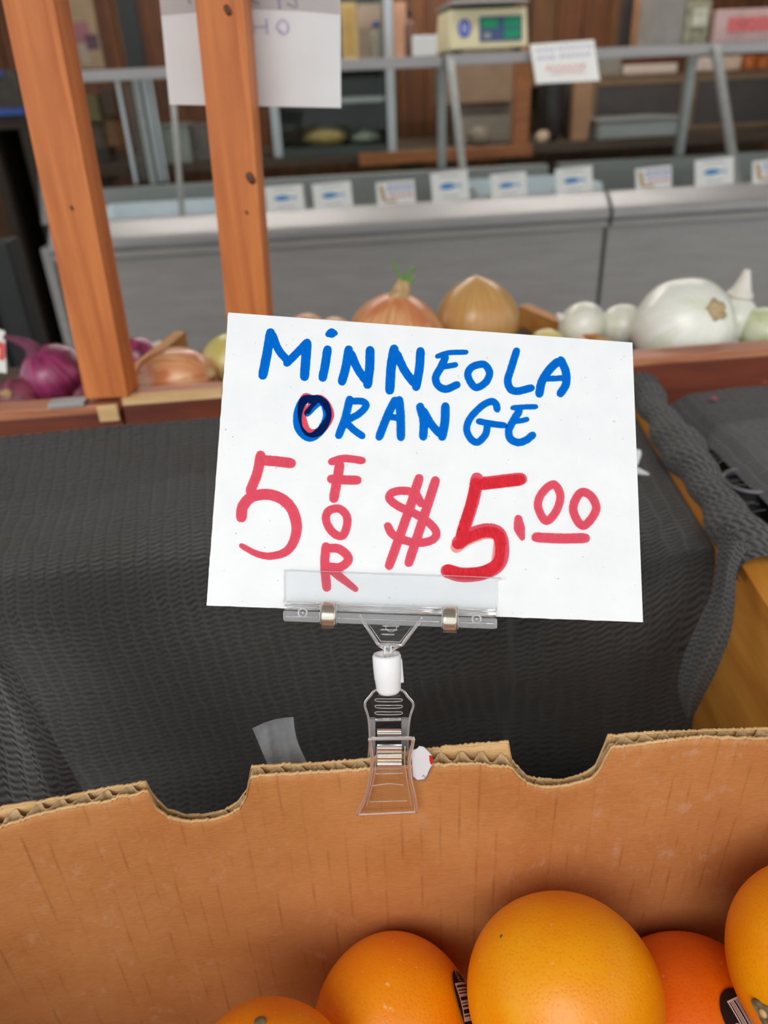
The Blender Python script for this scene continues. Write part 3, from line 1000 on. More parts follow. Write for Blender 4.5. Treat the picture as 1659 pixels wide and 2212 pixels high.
# ================================================================== BLACK MESH CLOTH
M_MESH = mat_cloth('black_shade_cloth', (0.0010, 0.0010, 0.0010, 1), (0.084, 0.081, 0.084, 1), 0.75)
M_MESH2 = mat_cloth('dusty_shade_cloth', (0.0012, 0.0012, 0.0013, 1), (0.105, 0.100, 0.106, 1), 0.15)
def prof_y(x):
    return rail_y(x) + 0.012
def cloth_profile(x):
    fold = 0.006 * math.sin(x * 9 + 1.0) + 0.004 * math.sin(x * 23)
    rise = 0.010 * max(0.0, min(1.0, (x - 0.15) / 0.09)) ** 2
    yl = 0.515 + fold - 0.02 * max(0, min(1, (x - 0.1) / 0.15))
    pts = [(prof_y(x), 1.030), (0.64, 1.012 + rise), (0.575, 0.998 + 0.5 * fold + rise), (yl, 0.984 + rise),
           (yl - 0.026, 0.966 + rise * 0.7), (yl - 0.042, 0.935), (yl - 0.052 - fold, 0.88), (yl - 0.060 + fold, 0.82), (yl - 0.068, 0.785), (yl - 0.088, 0.767), (yl - 0.13, 0.7635), (0.262, 0.7632)]
    return catmull([(p[0], p[1], 0.0) for p in pts], 12)
XS = np.linspace(-0.55, 0.232, 150)
V, UV, FC = [], [], []
rows = None
for i, x in enumerate(XS):
    pr = cloth_profile(x)
    rows = len(pr)
    L = 0.0
    for j, p in enumerate(pr):
        if j: L += math.hypot(pr[j][0] - pr[j - 1][0], pr[j][1] - pr[j - 1][1])
        nz = noise.noise(Vector((x * 9, p[0] * 9, p[1] * 7))) * 0.005
        s_ = max(0.0, min(1.0, (x - 0.10) / 0.132)); s_ = s_ * s_ * (3 - 2 * s_)
        bx = 0.2325 + 0.0255 * (p[0] - 0.16) / 0.565 - 0.0015
        bt = 0.992 + 0.032 * (p[0] - 0.16) / 0.565 - 0.015
        zz = p[1] + (nz if 2 < j < rows - 48 else 0)
        if p[1] > 0.90:
            k2 = s_ ** 3 * min(1, (p[1] - 0.90) / 0.06)
            zz = zz * (1 - k2) + bt * k2
        V.append((x + (bx - 0.232) * s_, p[0] + nz * 0.6, zz))
        UV.append((x - 0.15 * L * (x < 0.1), L))
for i in range(len(XS) - 1):
    for j in range(rows - 1):
        q = i * rows + j
        FC.append((q, q + rows, q + rows + 1, q + 1))
cloth = empty('mesh_cloth', (0.0, 0.46, 0.76), 'black knitted mesh cloth draped over the bin behind the sign', 'cloth')
build('drape', V, FC, M_MESH, cloth, smooth=True, uvs=UV)

# divider board running towards the camera, wood showing where the mesh stops
near, mid, far = np.array([0.2325, 0.16, 0.992]), np.array([0.246, 0.43, 1.004]), np.array([0.258, 0.725, 1.024])
def board_pt(t):
    return near + (far - near) * t
sd = np.array([far[1] - near[1], -(far[0] - near[0]), 0.0]); sd /= np.linalg.norm(sd)
TH = 0.0225
nr, fr_ = near.copy(), far.copy()
v, f = hexa([np.array([nr[0], nr[1], 0.761]), np.array([nr[0], nr[1], 0.761]) + sd * TH, np.array([fr_[0], fr_[1], 0.761]) + sd * TH, np.array([fr_[0], fr_[1], 0.761])],
            [nr, nr + sd * TH, fr_ + sd * TH, fr_])
o = build('bin_side_board', v, f, M_BOARD, bevel=0.001)
tag(o, 'orange varnished board dividing the bins, its end bare near the cardboard', 'board')

# mesh wrapped over the board
def wrap(a, b):
    t = 0.44 + 0.56 * b
    c = board_pt(t) + sd * TH / 2
    an = math.radians(172 - 190 * a)
    if a < 0.62:
        an = math.radians(218 - 200 * a / 0.62)
        r = 0.0165 + 0.003 * math.sin(b * 14) + 0.0015 * math.sin(b * 40 + a * 6)
        return c + sd * r * math.cos(an) * 1.05 + EZ * (r * math.sin(an) * 0.8 + 0.001)
    k = (a - 0.62) / 0.38
    r = 0.0165 + 0.003 * math.sin(b * 14)
    p = c + sd * (r * math.cos(math.radians(18)) * 1.05 - 0.001 * k + 0.003 * math.sin(b * 22) * k) + EZ * (r * math.sin(math.radians(18)) * 0.8 + 0.001 - 0.055 * k)
    return p
v, f, uv = grid(wrap, 40, 90, lambda a, b: (b * 0.33, a * 0.075))
build('board_wrap', v, f, M_MESH, cloth, smooth=True, uvs=uv)
# flap hanging from the end of the board
Lf = [(1556, 1128), (1548, 1200), (1536, 1280), (1505, 1350), (1476, 1420), (1464, 1490), (1482, 1548)]
Rf = [(1615, 1185), (1592, 1235), (1588, 1300), (1578, 1370), (1548, 1450), (1522, 1500), (1496, 1552)]
Lc, Rc = catmull(Lf, 6), catmull(Rf, 6)
def flap(a, b):
    i = b * (len(Lc) - 1); k0 = int(min(i, len(Lc) - 2)); fr = i - k0
    l = Lc[k0] * (1 - fr) + Lc[k0 + 1] * fr
    r = Rc[k0] * (1 - fr) + Rc[k0 + 1] * fr
    p = l * (1 - a) + r * a
    d = 0.500 - 0.010 * a * (1 - b) - 0.012 * b - 0.006 * math.sin(a * 3.1)
    return at(p[0], p[1], d)
v, f, uv = grid(flap, 24, 40, lambda a, b: (a * 0.045 + b * 0.02, b * 0.16))
build('hanging_flap', v, f, M_MESH, cloth, smooth=True, uvs=uv)
# frayed threads along the wrap's loose edge
fr = Mesh()
rng = random.Random(3)
for i in range(34):
    b = 0.02 + 0.6 * rng.random()
    s = wrap(0.70 + 0.1 * rng.random(), b)
    e = s + sd * (0.010 + 0.018 * rng.random()) + np.array([0, 0.02 * (rng.random() - 0.4), 0.004 + 0.006 * rng.random()])
    mid_ = (s + e) / 2 + EZ * 0.004
    fr.add(*tube(catmull([s, mid_, e], 4), 0.00035, 4))
o = fr.obj('frayed_threads', M_MESH2, cloth); o['kind'] = 'stuff'

# nearer fold of mesh at the lower left
def fold(a, b):
    l = np.array([-170.0, 1180.0]) * (1 - b) + np.array([-170.0, 1960.0]) * b
    e = catmull([(-30, 1350), (20, 1420), (70, 1515), (130, 1620), (182, 1712), (235, 1800)], 8)
    i = b * (len(e) - 1); k0 = int(min(i, len(e) - 2)); q = e[k0] * (1 - (i - k0)) + e[k0 + 1] * (i - k0)
    p = l * (1 - a) + q * a
    d = 0.425 - 0.015 * b + 0.018 * max(0, a - 0.8) * 5 * 0.5 + 0.004 * math.sin(a * 9 + b * 4)
    return at(p[0], p[1], d)
v, f, uv = grid(fold, 50, 60, lambda a, b: (a * 0.11 + b * 0.02, b * 0.17 - a * 0.03))
o = build('mesh_cloth', v, f, M_MESH2, smooth=True, uvs=uv)
tag(o, 'dusty fold of mesh cloth hanging in the lower corner behind the cardboard', 'cloth')

# sheet over the bin on the other side of the board
def rsheet(a, b):
    edge0, edge1 = at_z(1414, 822, 1.012), at_z(1712, 1108, 1.006)
    p = edge0 + (edge1 - edge0) * (b * 1.5)
    far_ = np.array([0.62, prof_y(0.62) + 0.0, 1.03])
    nr_ = np.array([0.62, edge1[1] - 0.16, 1.0])
    q = np.array([0.62, prof_y(0.62), 1.014]) * (1 - b) + nr_ * b
    r = p * (1 - a) + q * a
    r[2] += 0.004 * noise.noise(Vector((r[0] * 14, r[1] * 14, 2.0))) - 0.012 * max(0, 0.06 - a) / 0.06
    return r
M_MESH3 = mat_cloth('flat_dusty_cloth', (0.06, 0.06, 0.064, 1), (0.19, 0.187, 0.196, 1), 0.0)
v, f, uv = grid(rsheet, 60, 70, lambda a, b: (a * 0.33, b * 0.42))
o = build('mesh_cloth', v, f, M_MESH3, smooth=True, uvs=uv)
tag(o, 'flat dusty grey cloth covering the bin beyond the wooden board', 'cloth')
# onion skin scraps on it
M_SKIN = mat_plain('onion_skin_scrap', lin(176, 84, 104), 0.6)
for (px, py, w, lab) in ((1645, 820, 0.010, 'pink onion skin scrap lying on the flat cloth near the rail'), (1541, 859, 0.0045, 'tiny red onion skin scrap on the flat cloth')):
    c = at_z(px, py, 1.018)
    pts = [c + np.array([w * math.cos(t) * (1 + 0.3 * math.sin(3 * t)), 0.6 * w * math.sin(t), 0.0008 * math.sin(2 * t)]) for t in np.linspace(0, 6.0, 10)]
    o = build('onion_skin', *prism(pts, [p - EZ * 0.001 for p in pts]), M_SKIN)
    tag(o, lab, 'onion skin')
# black pot in the gap
pc = at_z(1620, 1038, 0.997)
rp = 0.0215
pot = empty('black_pot', pc - EZ * 0.2, 'empty black plastic pot standing in the gap beyond the wooden board', 'pot')
vv, ff = lathe([(rp * 0.8, -0.20), (rp, -0.002), (rp * 0.95, -0.003), (rp * 0.76, -0.195)], pc, (0, 0, 1), 36)
build('pot_wall', vv, ff[:-1], M_BLACK, pot, smooth=True)
ringp = [pc + np.array([rp * math.cos(t), rp * math.sin(t), 0.0]) for t in np.linspace(0, 2 * math.pi, 40, endpoint=False)]
build('pot_rim', *tube(ringp, 0.0016, 8, True), mat_plain('highlight_rim', lin(120, 118, 124), 0.5), pot, smooth=True)  # rim greyed to stand in for the highlight round the pot mouth
crate = empty('black_crate', (0.47, 0.55, 0.76), 'black plastic crate under the flat dusty cloth beyond the board', 'crate')
for (x0, x1, y0, y1) in ((0.318, 0.325, 0.36, 0.72), (0.625, 0.632, 0.36, 0.72), (0.325, 0.625, 0.36, 0.367), (0.325, 0.625, 0.713, 0.72)):
    slab('crate_wall', x0, x1, y0, y1, 0.7605, 0.990, M_BLACK, crate, 0.001)
slab('crate_lid', 0.318, 0.632, 0.36, 0.72, 0.990, 0.994, M_BLACK, crate, 0.001)
# white scrap by the sign edge
M_SCRAP = mat_plain('white_scrap', lin(230, 232, 236), 0.5)
def scrap(name, pts, d, lab):
    P = [at(x, y, d + 0.002 * math.sin(i * 2.1)) for i, (x, y) in enumerate(pts)]
    o = build(name, *prism(P, [p + FWD * 0.0008 for p in P]), M_SCRAP)
    tag(o, lab, 'paper scrap')
c0 = at_z(1384, 1012, 1.0); dsc = depth_of(c0) - 0.012
scrap('paper_scrap', [(1360, 968), (1384, 972), (1386, 982), (1378, 1004), (1360, 1010)], dsc, 'upright white paper scrap beside the edge of the price sign')
scrap('paper_scrap', [(1360, 1002), (1380, 1010), (1402, 1022), (1404, 1027), (1390, 1028), (1360, 1020)], dsc, 'flat white paper scrap lying on the mesh beside the sign')

# ================================================================== CARDBOARD BOX
_wx = [-0.26, -0.20, -0.16, -0.105, -0.06, 0.0, 0.05, 0.10, 0.16, 0.24]
_wy = [0.176, 0.191, 0.2015, 0.2125, 0.2185, 0.2210, 0.2220, 0.2245, 0.2275, 0.231]
def yw(x):
    return float(np.interp(x, _wx, _wy))
_xs = np.linspace(-0.26, 0.24, 201)
_ys = np.array([yw(x) for x in _xs])
for _ in range(60):
    _ys[1:-1] = (_ys[:-2] + 2 * _ys[1:-1] + _ys[2:]) / 4
def yw(x):
    return float(np.interp(x, _xs, _ys))
def wall_hit(px, py, off=0.0):
    lo, hi = 0.15, 0.7
    for _ in range(46):
        d = (lo + hi) / 2
        q = at(px, py, d)
        if q[1] < yw(q[0]) + off: lo = d
        else: hi = d
    return q
TW = 0.0065
FRONT = [(-120, 1812), (-60, 1798), (0, 1784), (43, 1771), (65, 1762), (152, 1740), (231, 1730), (253, 1720), (293, 1715), (318, 1706), (324, 1715), (336, 1744), (362, 1762), (391, 1771), (427, 1772), (459, 1769), (495, 1758), (517, 1744), (532, 1719), (537, 1690), (543, 1676),
         (600, 1671), (657, 1668), (786, 1660), (892, 1653), (943, 1650), (1029, 1648), (1098, 1655), (1107, 1658), (1120, 1674), (1142, 1691), (1167, 1698), (1204, 1698), (1241, 1691), (1278, 1680), (1292, 1665), (1307, 1636), (1320, 1612), (1366, 1608), (1454, 1596), (1524, 1589), (1564, 1592), (1659, 1594), (1760, 1590), (1900, 1586)]
BACK = [(-120, 1762), (-60, 1750), (0, 1740), (83, 1728), (152, 1715), (231, 1699), (316, 1686), (329, 1711), (362, 1746), (398, 1757), (441, 1757), (481, 1749), (513, 1730), (533, 1704), (543, 1652), (680, 1646), (786, 1637), (923, 1615), (1029, 1603), (1098, 1600), (1106, 1640), (1138, 1674), (1171, 1680), (1215, 1682), (1256, 1671), (1285, 1650), (1303, 1610), (1312, 1586), (1399, 1579), (1564, 1573), (1659, 1570), (1760, 1567), (1900, 1563)]
def rim_curve(px, off):
    P = [wall_hit(x, y, off) for x, y in px]
    xs = np.array([p[0] for p in P]); zs = np.array([p[2] for p in P])
    xs = np.maximum.accumulate(xs + np.arange(len(xs)) * 1e-6)
    return xs, zs
FX, FZ = rim_curve(FRONT, 0.0)
BX, BZ = rim_curve(BACK, TW)
rng = random.Random(11)
def zf(x):
    return float(np.interp(x, FX, FZ)) + 0.0008 * noise.noise(Vector((x * 900, 0, 0))) + 0.0007 * noise.noise(Vector((x * 260, 3, 0)))
def zb(x):
    return float(np.interp(x, BX, BZ)) + 0.0008 * noise.noise(Vector((x * 800, 7, 0))) + 0.0008 * noise.noise(Vector((x * 200, 5, 0)))

# cardboard materials
def mat_cardboard(name, c0, c1, lines=True, dark=lin(132, 76, 34)):
    t = NT(name)
    vo = t.coord()
    fib = t.noise(t.coord('Object', (260, 260, 1400)), 1.0, 4, 0.7)
    big = t.noise(vo, 22.0, 4, 0.6)
    col = t.ramp(t.math('ADD', t.math('MULTIPLY', fib, 0.5), t.math('MULTIPLY', big, 0.5)), [(0.35, c0), (0.65, c1)])
    hsum = t.math('MULTIPLY', fib, 0.35)
    if lines:
        sep = t.new('ShaderNodeSeparateXYZ'); t.link(vo, sep.inputs[0])
        wob = t.noise(t.coord('Object', (40, 40, 14)), 1.0, 2)
        x2 = t.math('ADD', sep.outputs[0], t.math('MULTIPLY', wob, 0.0012))
        w = t.math('SINE', t.math('MULTIPLY', x2, 2 * math.pi / 0.0087))
        w = t.math('ADD', t.math('MULTIPLY', w, 0.5), 0.5)
        ln = t.math('POWER', w, 22.0)
        gate = t.ramp(t.noise(t.coord('Object', (120, 120, 34)), 1.0, 3), [(0.45, (0, 0, 0, 1)), (0.68, (1, 1, 1, 1))])
        gs = t.new('ShaderNodeSeparateColor'); t.link(gate, gs.inputs[0])
        ln = t.math('MULTIPLY', ln, gs.outputs[0])
        col = t.mix(t.math('MULTIPLY', ln, 0.42), col, dark)
        # pale scuffs
        sc = t.ramp(t.noise(t.coord('Object', (150, 150, 90)), 1.0, 5, 0.7), [(0.55, (0, 0, 0, 1)), (0.68, (1, 1, 1, 1))])
        pt = t.ramp(t.noise(vo, 16.0, 3), [(0.42, (0, 0, 0, 1)), (0.60, (1, 1, 1, 1))])
        a_ = t.new('ShaderNodeSeparateColor'); t.link(sc, a_.inputs[0])
        b_ = t.new('ShaderNodeSeparateColor'); t.link(pt, b_.inputs[0])
        col = t.mix(t.math('MULTIPLY', t.math('MULTIPLY', a_.outputs[0], b_.outputs[0]), 0.45), col, lin(206, 168, 140))
        hsum = t.math('SUBTRACT', t.math('ADD', hsum, t.math('MULTIPLY', w, 0.10)), t.math('MULTIPLY', ln, 0.6))
    t.base(col)
    t.set(Roughness=0.5)
    t.p.inputs['Specular IOR Level'].default_value = 0.35
    t.bump(hsum, 0.30, 0.0009)
    return t.m
M_CARD = mat_cardboard('brown_cardboard', lin(180, 117, 64), lin(203, 143, 88))
M_CARDRAW = mat_cardboard('torn_cardboard', lin(196, 152, 98), lin(226, 188, 136), False)
M_FLUTE = mat_cardboard('flute_paper', lin(168, 136, 96), lin(208, 178, 134), False)

box = empty('cardboard_box', (0.0, 0.05, 0.761), 'open brown cardboard box of oranges with a torn notched rim', 'box')
XB = np.concatenate([np.linspace(-0.235, -0.175, 20, endpoint=False), np.linspace(-0.175, 0.18, 900, endpoint=False), np.linspace(0.18, 0.224, 20)])
def liner(name, ztop, off, th, mat, zbot, rows=7, parent=box):
    n = len(XB)
    V = []
    for side in (0, 1):
        for r in range(rows):
            for x in XB:
                zt = ztop(x)
                k = r / (rows - 1)
                z = zbot + (zt - zbot) * (1 - (1 - k) ** 2.2)
                bow = 0.0
                V.append((x, yw(x) + off + side * th + bow, z))
    Fc = []
    for r in range(rows - 1):
        for i in range(n - 1):
            q = r * n + i
            Fc.append((q, q + 1, q + n + 1, q + n))
            p = rows * n + q
            Fc.append((p + 1, p, p + n, p + n + 1))
    t0, t1 = (rows - 1) * n, rows * n + (rows - 1) * n
    for i in range(n - 1):
        Fc.append((t0 + i, t0 + i + 1, t1 + i + 1, t1 + i))
    return build(name, V, Fc, mat, parent, smooth=True)
wall = liner('inner_wall', zf, 0.0, 0.0006, M_CARD, 0.770)
liner('outer_liner', zb, TW - 0.0006, 0.0006, M_CARDRAW, 0.770)
# fluted paper between the liners
PER = 0.0088
V, Fc = [], []
XF = np.linspace(-0.175, 0.18, 1100)
for x in XF:
    ph = 2 * math.pi * x / PER + 0.7 * noise.noise(Vector((x * 60, 2, 9)))
    k = 0.5 + 0.46 * math.sin(ph)
    y = yw(x) + 0.0009 + (TW - 0.0018) * k
    zt = min(zf(x), zb(x)) + 0.35 * max(0, min(zb(x) - zf(x), 0.004)) * k - 0.0002 + 0.0004 * noise.noise(Vector((x * 400, 1, 1)))
    V += [(x, y, zt), (x, y, zt - 0.012), (x, y + 0.00035, zt - 0.012), (x, y + 0.00035, zt)]
for i in range(len(XF) - 1):
    q = i * 4
    Fc += [(q, q + 4, q + 5, q + 1), (q + 2, q + 6, q + 7, q + 3), (q + 3, q + 7, q + 4, q)]
build('fluted_layer', V, Fc, M_FLUTE, box, smooth=True)
# pale torn paper along the inner rim
def rim_strip(name, zfun, off, seedv, w0, push):
    V, Fc = [], []
    X = np.linspace(-0.175, 0.18, 900)
    for i, x in enumerate(X):
        w = w0 * (0.7 + 0.55 * noise.noise(Vector((x * 130, seedv, 0))) + 0.3 * noise.noise(Vector((x * 500, seedv, 4))))
        w = max(w, 0.0004)
        z = zfun(x) + 0.0001
        y = yw(x) + off
        V += [(x, y - push, z - w), (x, y - push - 0.0005, z - w * 0.35), (x, y + 0.0001, z + 0.0002), (x, y + 0.0009, z - 0.0004)]
    for i in range(len(X) - 1):
        for k in range(3):
            q = i * 4 + k
            Fc.append((q, q + 4, q + 5, q + 1))
    return build(name, V, Fc, M_CARDRAW, box, smooth=True)
rim_strip('torn_edge', zf, 0.0, 4.0, 0.0017, 0.0003)
rim_strip('torn_edge', zb, TW - 0.0008, 8.0, 0.0014, 0.0002)
# remaining walls and bottom
yl, yr = yw(-0.235), yw(0.224)
def sidewall(x0, x1, y0, y1):
    v, f = hexa([(x0, y0, 0.768), (x1, y0, 0.768), (x1, y1, 0.768), (x0, y1, 0.768)], [(x0, y0, 1.045), (x1, y0, 1.045), (x1, y1, 1.045), (x0, y1, 1.045)])
    build('side_wall', v, f, M_CARD, box, bevel=0.0006)
sidewall(-0.2415, -0.2355, -0.06, yl + TW)
sidewall(0.2245, 0.2305, -0.06, yr + TW)
v, f = hexa([(-0.235, -0.066, 0.768), (0.224, -0.066, 0.768), (0.224, -0.060, 0.768), (-0.235, -0.060, 0.768)], [(-0.235, -0.066, 1.045), (0.224, -0.066, 1.045), (0.224, -0.060, 1.045), (-0.235, -0.060, 1.045)])
build('side_wall', v, f, M_CARD, box, bevel=0.0006)
v, f = hexa([(-0.2355, -0.06, 0.762), (0.2245, -0.06, 0.762), (0.2245, yr, 0.762), (-0.2355, yl, 0.762)], [(-0.2355, -0.06, 0.769), (0.2245, -0.06, 0.769), (0.2245, yr, 0.769), (-0.2355, yl, 0.769)])
build('box_bottom', v, f, M_CARD, box)

# ================================================================== ORANGES
def mat_orange(name, c0, c1, c2):
    t = NT(name)
    v = t.coord()
    big = t.noise(v, 28.0, 3, 0.5)
    pores = t.new('ShaderNodeTexVoronoi'); pores.inputs['Scale'].default_value = 620.0
    t.link(v, pores.inputs['Vector'])
    po = t.ramp(pores.outputs['Distance'], [(0.12, (0, 0, 0, 1)), (0.5, (1, 1, 1, 1))])
    ps = t.new('ShaderNodeSeparateColor'); t.link(po, ps.inputs[0])
    mid = t.noise(v, 260.0, 3)
    fleck = t.ramp(t.noise(v, 210.0, 2), [(0.70, (0, 0, 0, 1)), (0.76, (1, 1, 1, 1))])
    fs = t.new('ShaderNodeSeparateColor'); t.link(fleck, fs.inputs[0])
    col = t.ramp(big, [(0.3, c0), (0.55, c1), (0.75, c2)])
    col = t.mix(t.math('MULTIPLY', t.math('SUBTRACT', 1.0, ps.outputs[0]), 0.55), col, c0)
    col = t.mix(t.math('MULTIPLY', fs.outputs[0], 0.5), col, lin(255, 214, 150))
    t.base(col)
    t.set(Roughness=0.42)
    t.p.inputs['Coat Weight'].default_value = 0.10
    t.p.inputs['Coat Roughness'].default_value = 0.3
    t.p.inputs['Subsurface Weight'].default_value = 0.25
    t.p.inputs['Subsurface Radius'].default_value = (0.006, 0.0025, 0.0008)
    t.p.inputs['Subsurface Scale'].default_value = 0.5
    h = t.math('ADD', t.math('MULTIPLY', ps.outputs[0], 0.6), t.math('MULTIPLY', mid, 0.6))
    t.bump(h, 0.20, 0.0005)
    return t.m
M_OR1 = mat_orange('orange_peel', lin(250, 134, 0), lin(255, 154, 0), lin(255, 172, 0))
M_OR2 = mat_orange('light_orange_peel', lin(252, 144, 0), lin(255, 164, 0), lin(255, 180, 6))
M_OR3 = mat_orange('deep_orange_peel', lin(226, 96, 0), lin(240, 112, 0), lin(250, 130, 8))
M_STEM = mat_plain('stem_scar', lin(128, 116, 84), 0.9, scale=300, var=0.5)
M_STEMLT = mat_plain('stem_core', lin(214, 186, 138), 0.8)
def orange_shape(c, R, mat, root, axis=(0.1, 0.05, 1), long=1.0, neck=0.0, seed=0):
    ax = np.array(axis, float); ax /= np.linalg.norm(ax)
    N = 40
    prof = []
    for i in range(N + 1):
        t = math.pi * i / N
        z = -math.cos(t) * R * long
        r = math.sin(t) * R
        if t > math.pi / 2:
            z += neck * R * ((t - math.pi / 2) / (math.pi / 2)) ** 4
        prof.append((max(r, R * 0.01), z))
    rg = random.Random(seed); p1, p2, p3 = [rg.random() * 6 for _ in range(3)]
    v, f = lathe(prof, c, ax, 64, lambda an, t: 1 + 0.010 * math.sin(2 * an + p1) + 0.007 * math.sin(3 * an + p2) + 0.004 * math.sin(5 * an + p3 + 4 * t))
    return build('fruit', v, f, mat, root, smooth=True)
def touch_wall(px, py, rpx):
    lo, hi = 0.2, 0.6
    for _ in range(50):
        d = (lo + hi) / 2
        c = at(px, py, d); r = rpx * d / F
        if c[1] + r * 1.02 + 0.0015 < yw(c[0]): lo = d
        else: hi = d
    return d
def touch_ball(px, py, rpx, c2, r2, dstart):
    d = dstart
    while d > 0.2:
        c = at(px, py, d); r = rpx * d / F
        if np.linalg.norm(c - c2) > (r + r2) * 1.02: break
        d -= 0.0005
    return d
GO = 'oranges in the cardboard box'
OR = {}
def orange(key, px, py, rpx, d, mat, label, **kw):
    c = at(px, py, d); R = rpx * d / F
    base = c.copy(); base[2] -= R
    root = empty('orange', base, label, 'orange', GO)
    orange_shape(c, R, mat, root, **kw)
    OR[key] = (c, R, root)
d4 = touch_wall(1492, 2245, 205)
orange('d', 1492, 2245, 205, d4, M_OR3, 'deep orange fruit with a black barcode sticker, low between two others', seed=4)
d2 = touch_wall(851, 2212, 174)
orange('b', 851, 2212, 174, d2, M_OR1, 'orange with a barcode sticker on its side, at the bottom centre', seed=2)
d3 = min(touch_ball(1218, 2152, 206, *OR['d'][:2], touch_wall(1218, 2152, 206)), touch_ball(1218, 2152, 206, *OR['b'][:2], touch_wall(1218, 2152, 206)))
orange('c', 1218, 2152, 206, d3, M_OR2, 'largest and highest orange, pale flecked, without a sticker', seed=3, long=1.0)
d5 = touch_ball(1800, 2090, 214, *OR['d'][:2], touch_wall(1800, 2090, 214))
orange('e', 1800, 2090, 214, d5, M_OR2, 'orange with a grey stem scar cut off by the frame edge', seed=5)
d1 = touch_ball(578, 2374, 187, *OR['b'][:2], touch_wall(578, 2374, 187))
orange('a', 578, 2374, 187, d1, M_OR1, 'orange of which only the very top shows at the bottom edge', seed=1)
# unseen oranges added to hold up the pile and shade the box wall
PILE = [(OR[k_][0], OR[k_][1]) for k_ in OR]
rng = random.Random(5)
def try_orange(x, y, z, R):
    c = np.array([x, y, z])
    if any(np.linalg.norm(c - q) < (R + r) * 1.012 for q, r in PILE): return
    if y + R > yw(x) - 0.003 or y - R < -0.058 or x - R < -0.233 or x + R > 0.222: return
    PILE.append((c, R))
    root = empty('orange', (x, y, z - R), 'unseen orange added to the pile in the box', 'orange', 'unseen added oranges of the pile')
    orange_shape(c, R, M_OR1, root, seed=20 + len(PILE))
for iy, y in enumerate((-0.016, 0.066, 0.148)):
    for ix in range(5):
        try_orange(-0.185 + 0.0835 * ix + 0.01 * (iy % 2), y, 0.8105, 0.0400)
for iy, y in enumerate((0.024, 0.107)):
    for ix in range(5):
        try_orange(-0.145 + 0.0835 * ix, y, 0.8685, 0.0395)
for ix in range(5):
    try_orange(-0.185 + 0.0835 * ix, -0.014, 0.9265, 0.0395)
for ix in range(4):
    try_orange(-0.145 + 0.0835 * ix, 0.040, 0.952, 0.0385)

# stem scar on the edge orange
def on_ball(key, px, py, lift):
    c, R, root = OR[key]
    v = ray(px, py); v = v / np.linalg.norm(v)
    oc = CAM - c
    b = np.dot(oc, v); q = b * b - (np.dot(oc, oc) - R * R)
    if q < 0:
        t = -b
        p = CAM + v * t
    else:
        p = CAM + v * (-b - math.sqrt(q))
    n = (p - c) / np.linalg.norm(p - c)
    return c + n * (R + lift), n
p, n = on_ball('e', 1650, 2188, 0.0)
v, f = lathe([(0.0042, -0.0012), (0.0046, 0.0004), (0.0036, 0.0010), (0.0022, 0.0003)], p, n, 18, lambda an, t: 1 + 0.25 * math.sin(3 * an))
sc = build('stem_scar', v, f, M_STEM, OR['e'][2], smooth=True)
v, f = lathe([(0.0019, 0.0), (0.0016, 0.0012), (0.0006, 0.0016)], p - n * 0.0002, n, 12)
build('stem_core', v, f, M_STEMLT, sc, smooth=True)
p, n = on_ball('a', 562, 2208, 0.0)
v, f = lathe([(0.0022, -0.0005), (0.0024, 0.0004), (0.0010, 0.0007)], p, n, 14)
build('stem_scar', v, f, M_STEM, OR['a'][2], smooth=True)
p, n = on_ball('c', 1083, 2023, 0.0)
v, f = lathe([(0.0008, -0.0003), (0.0008, 0.0002), (0.0004, 0.0003)], p, n, 10)
build('green_speck', v, f, mat_plain('green_speck', lin(110, 110, 30), 0.7), OR['c'][2], smooth=True)

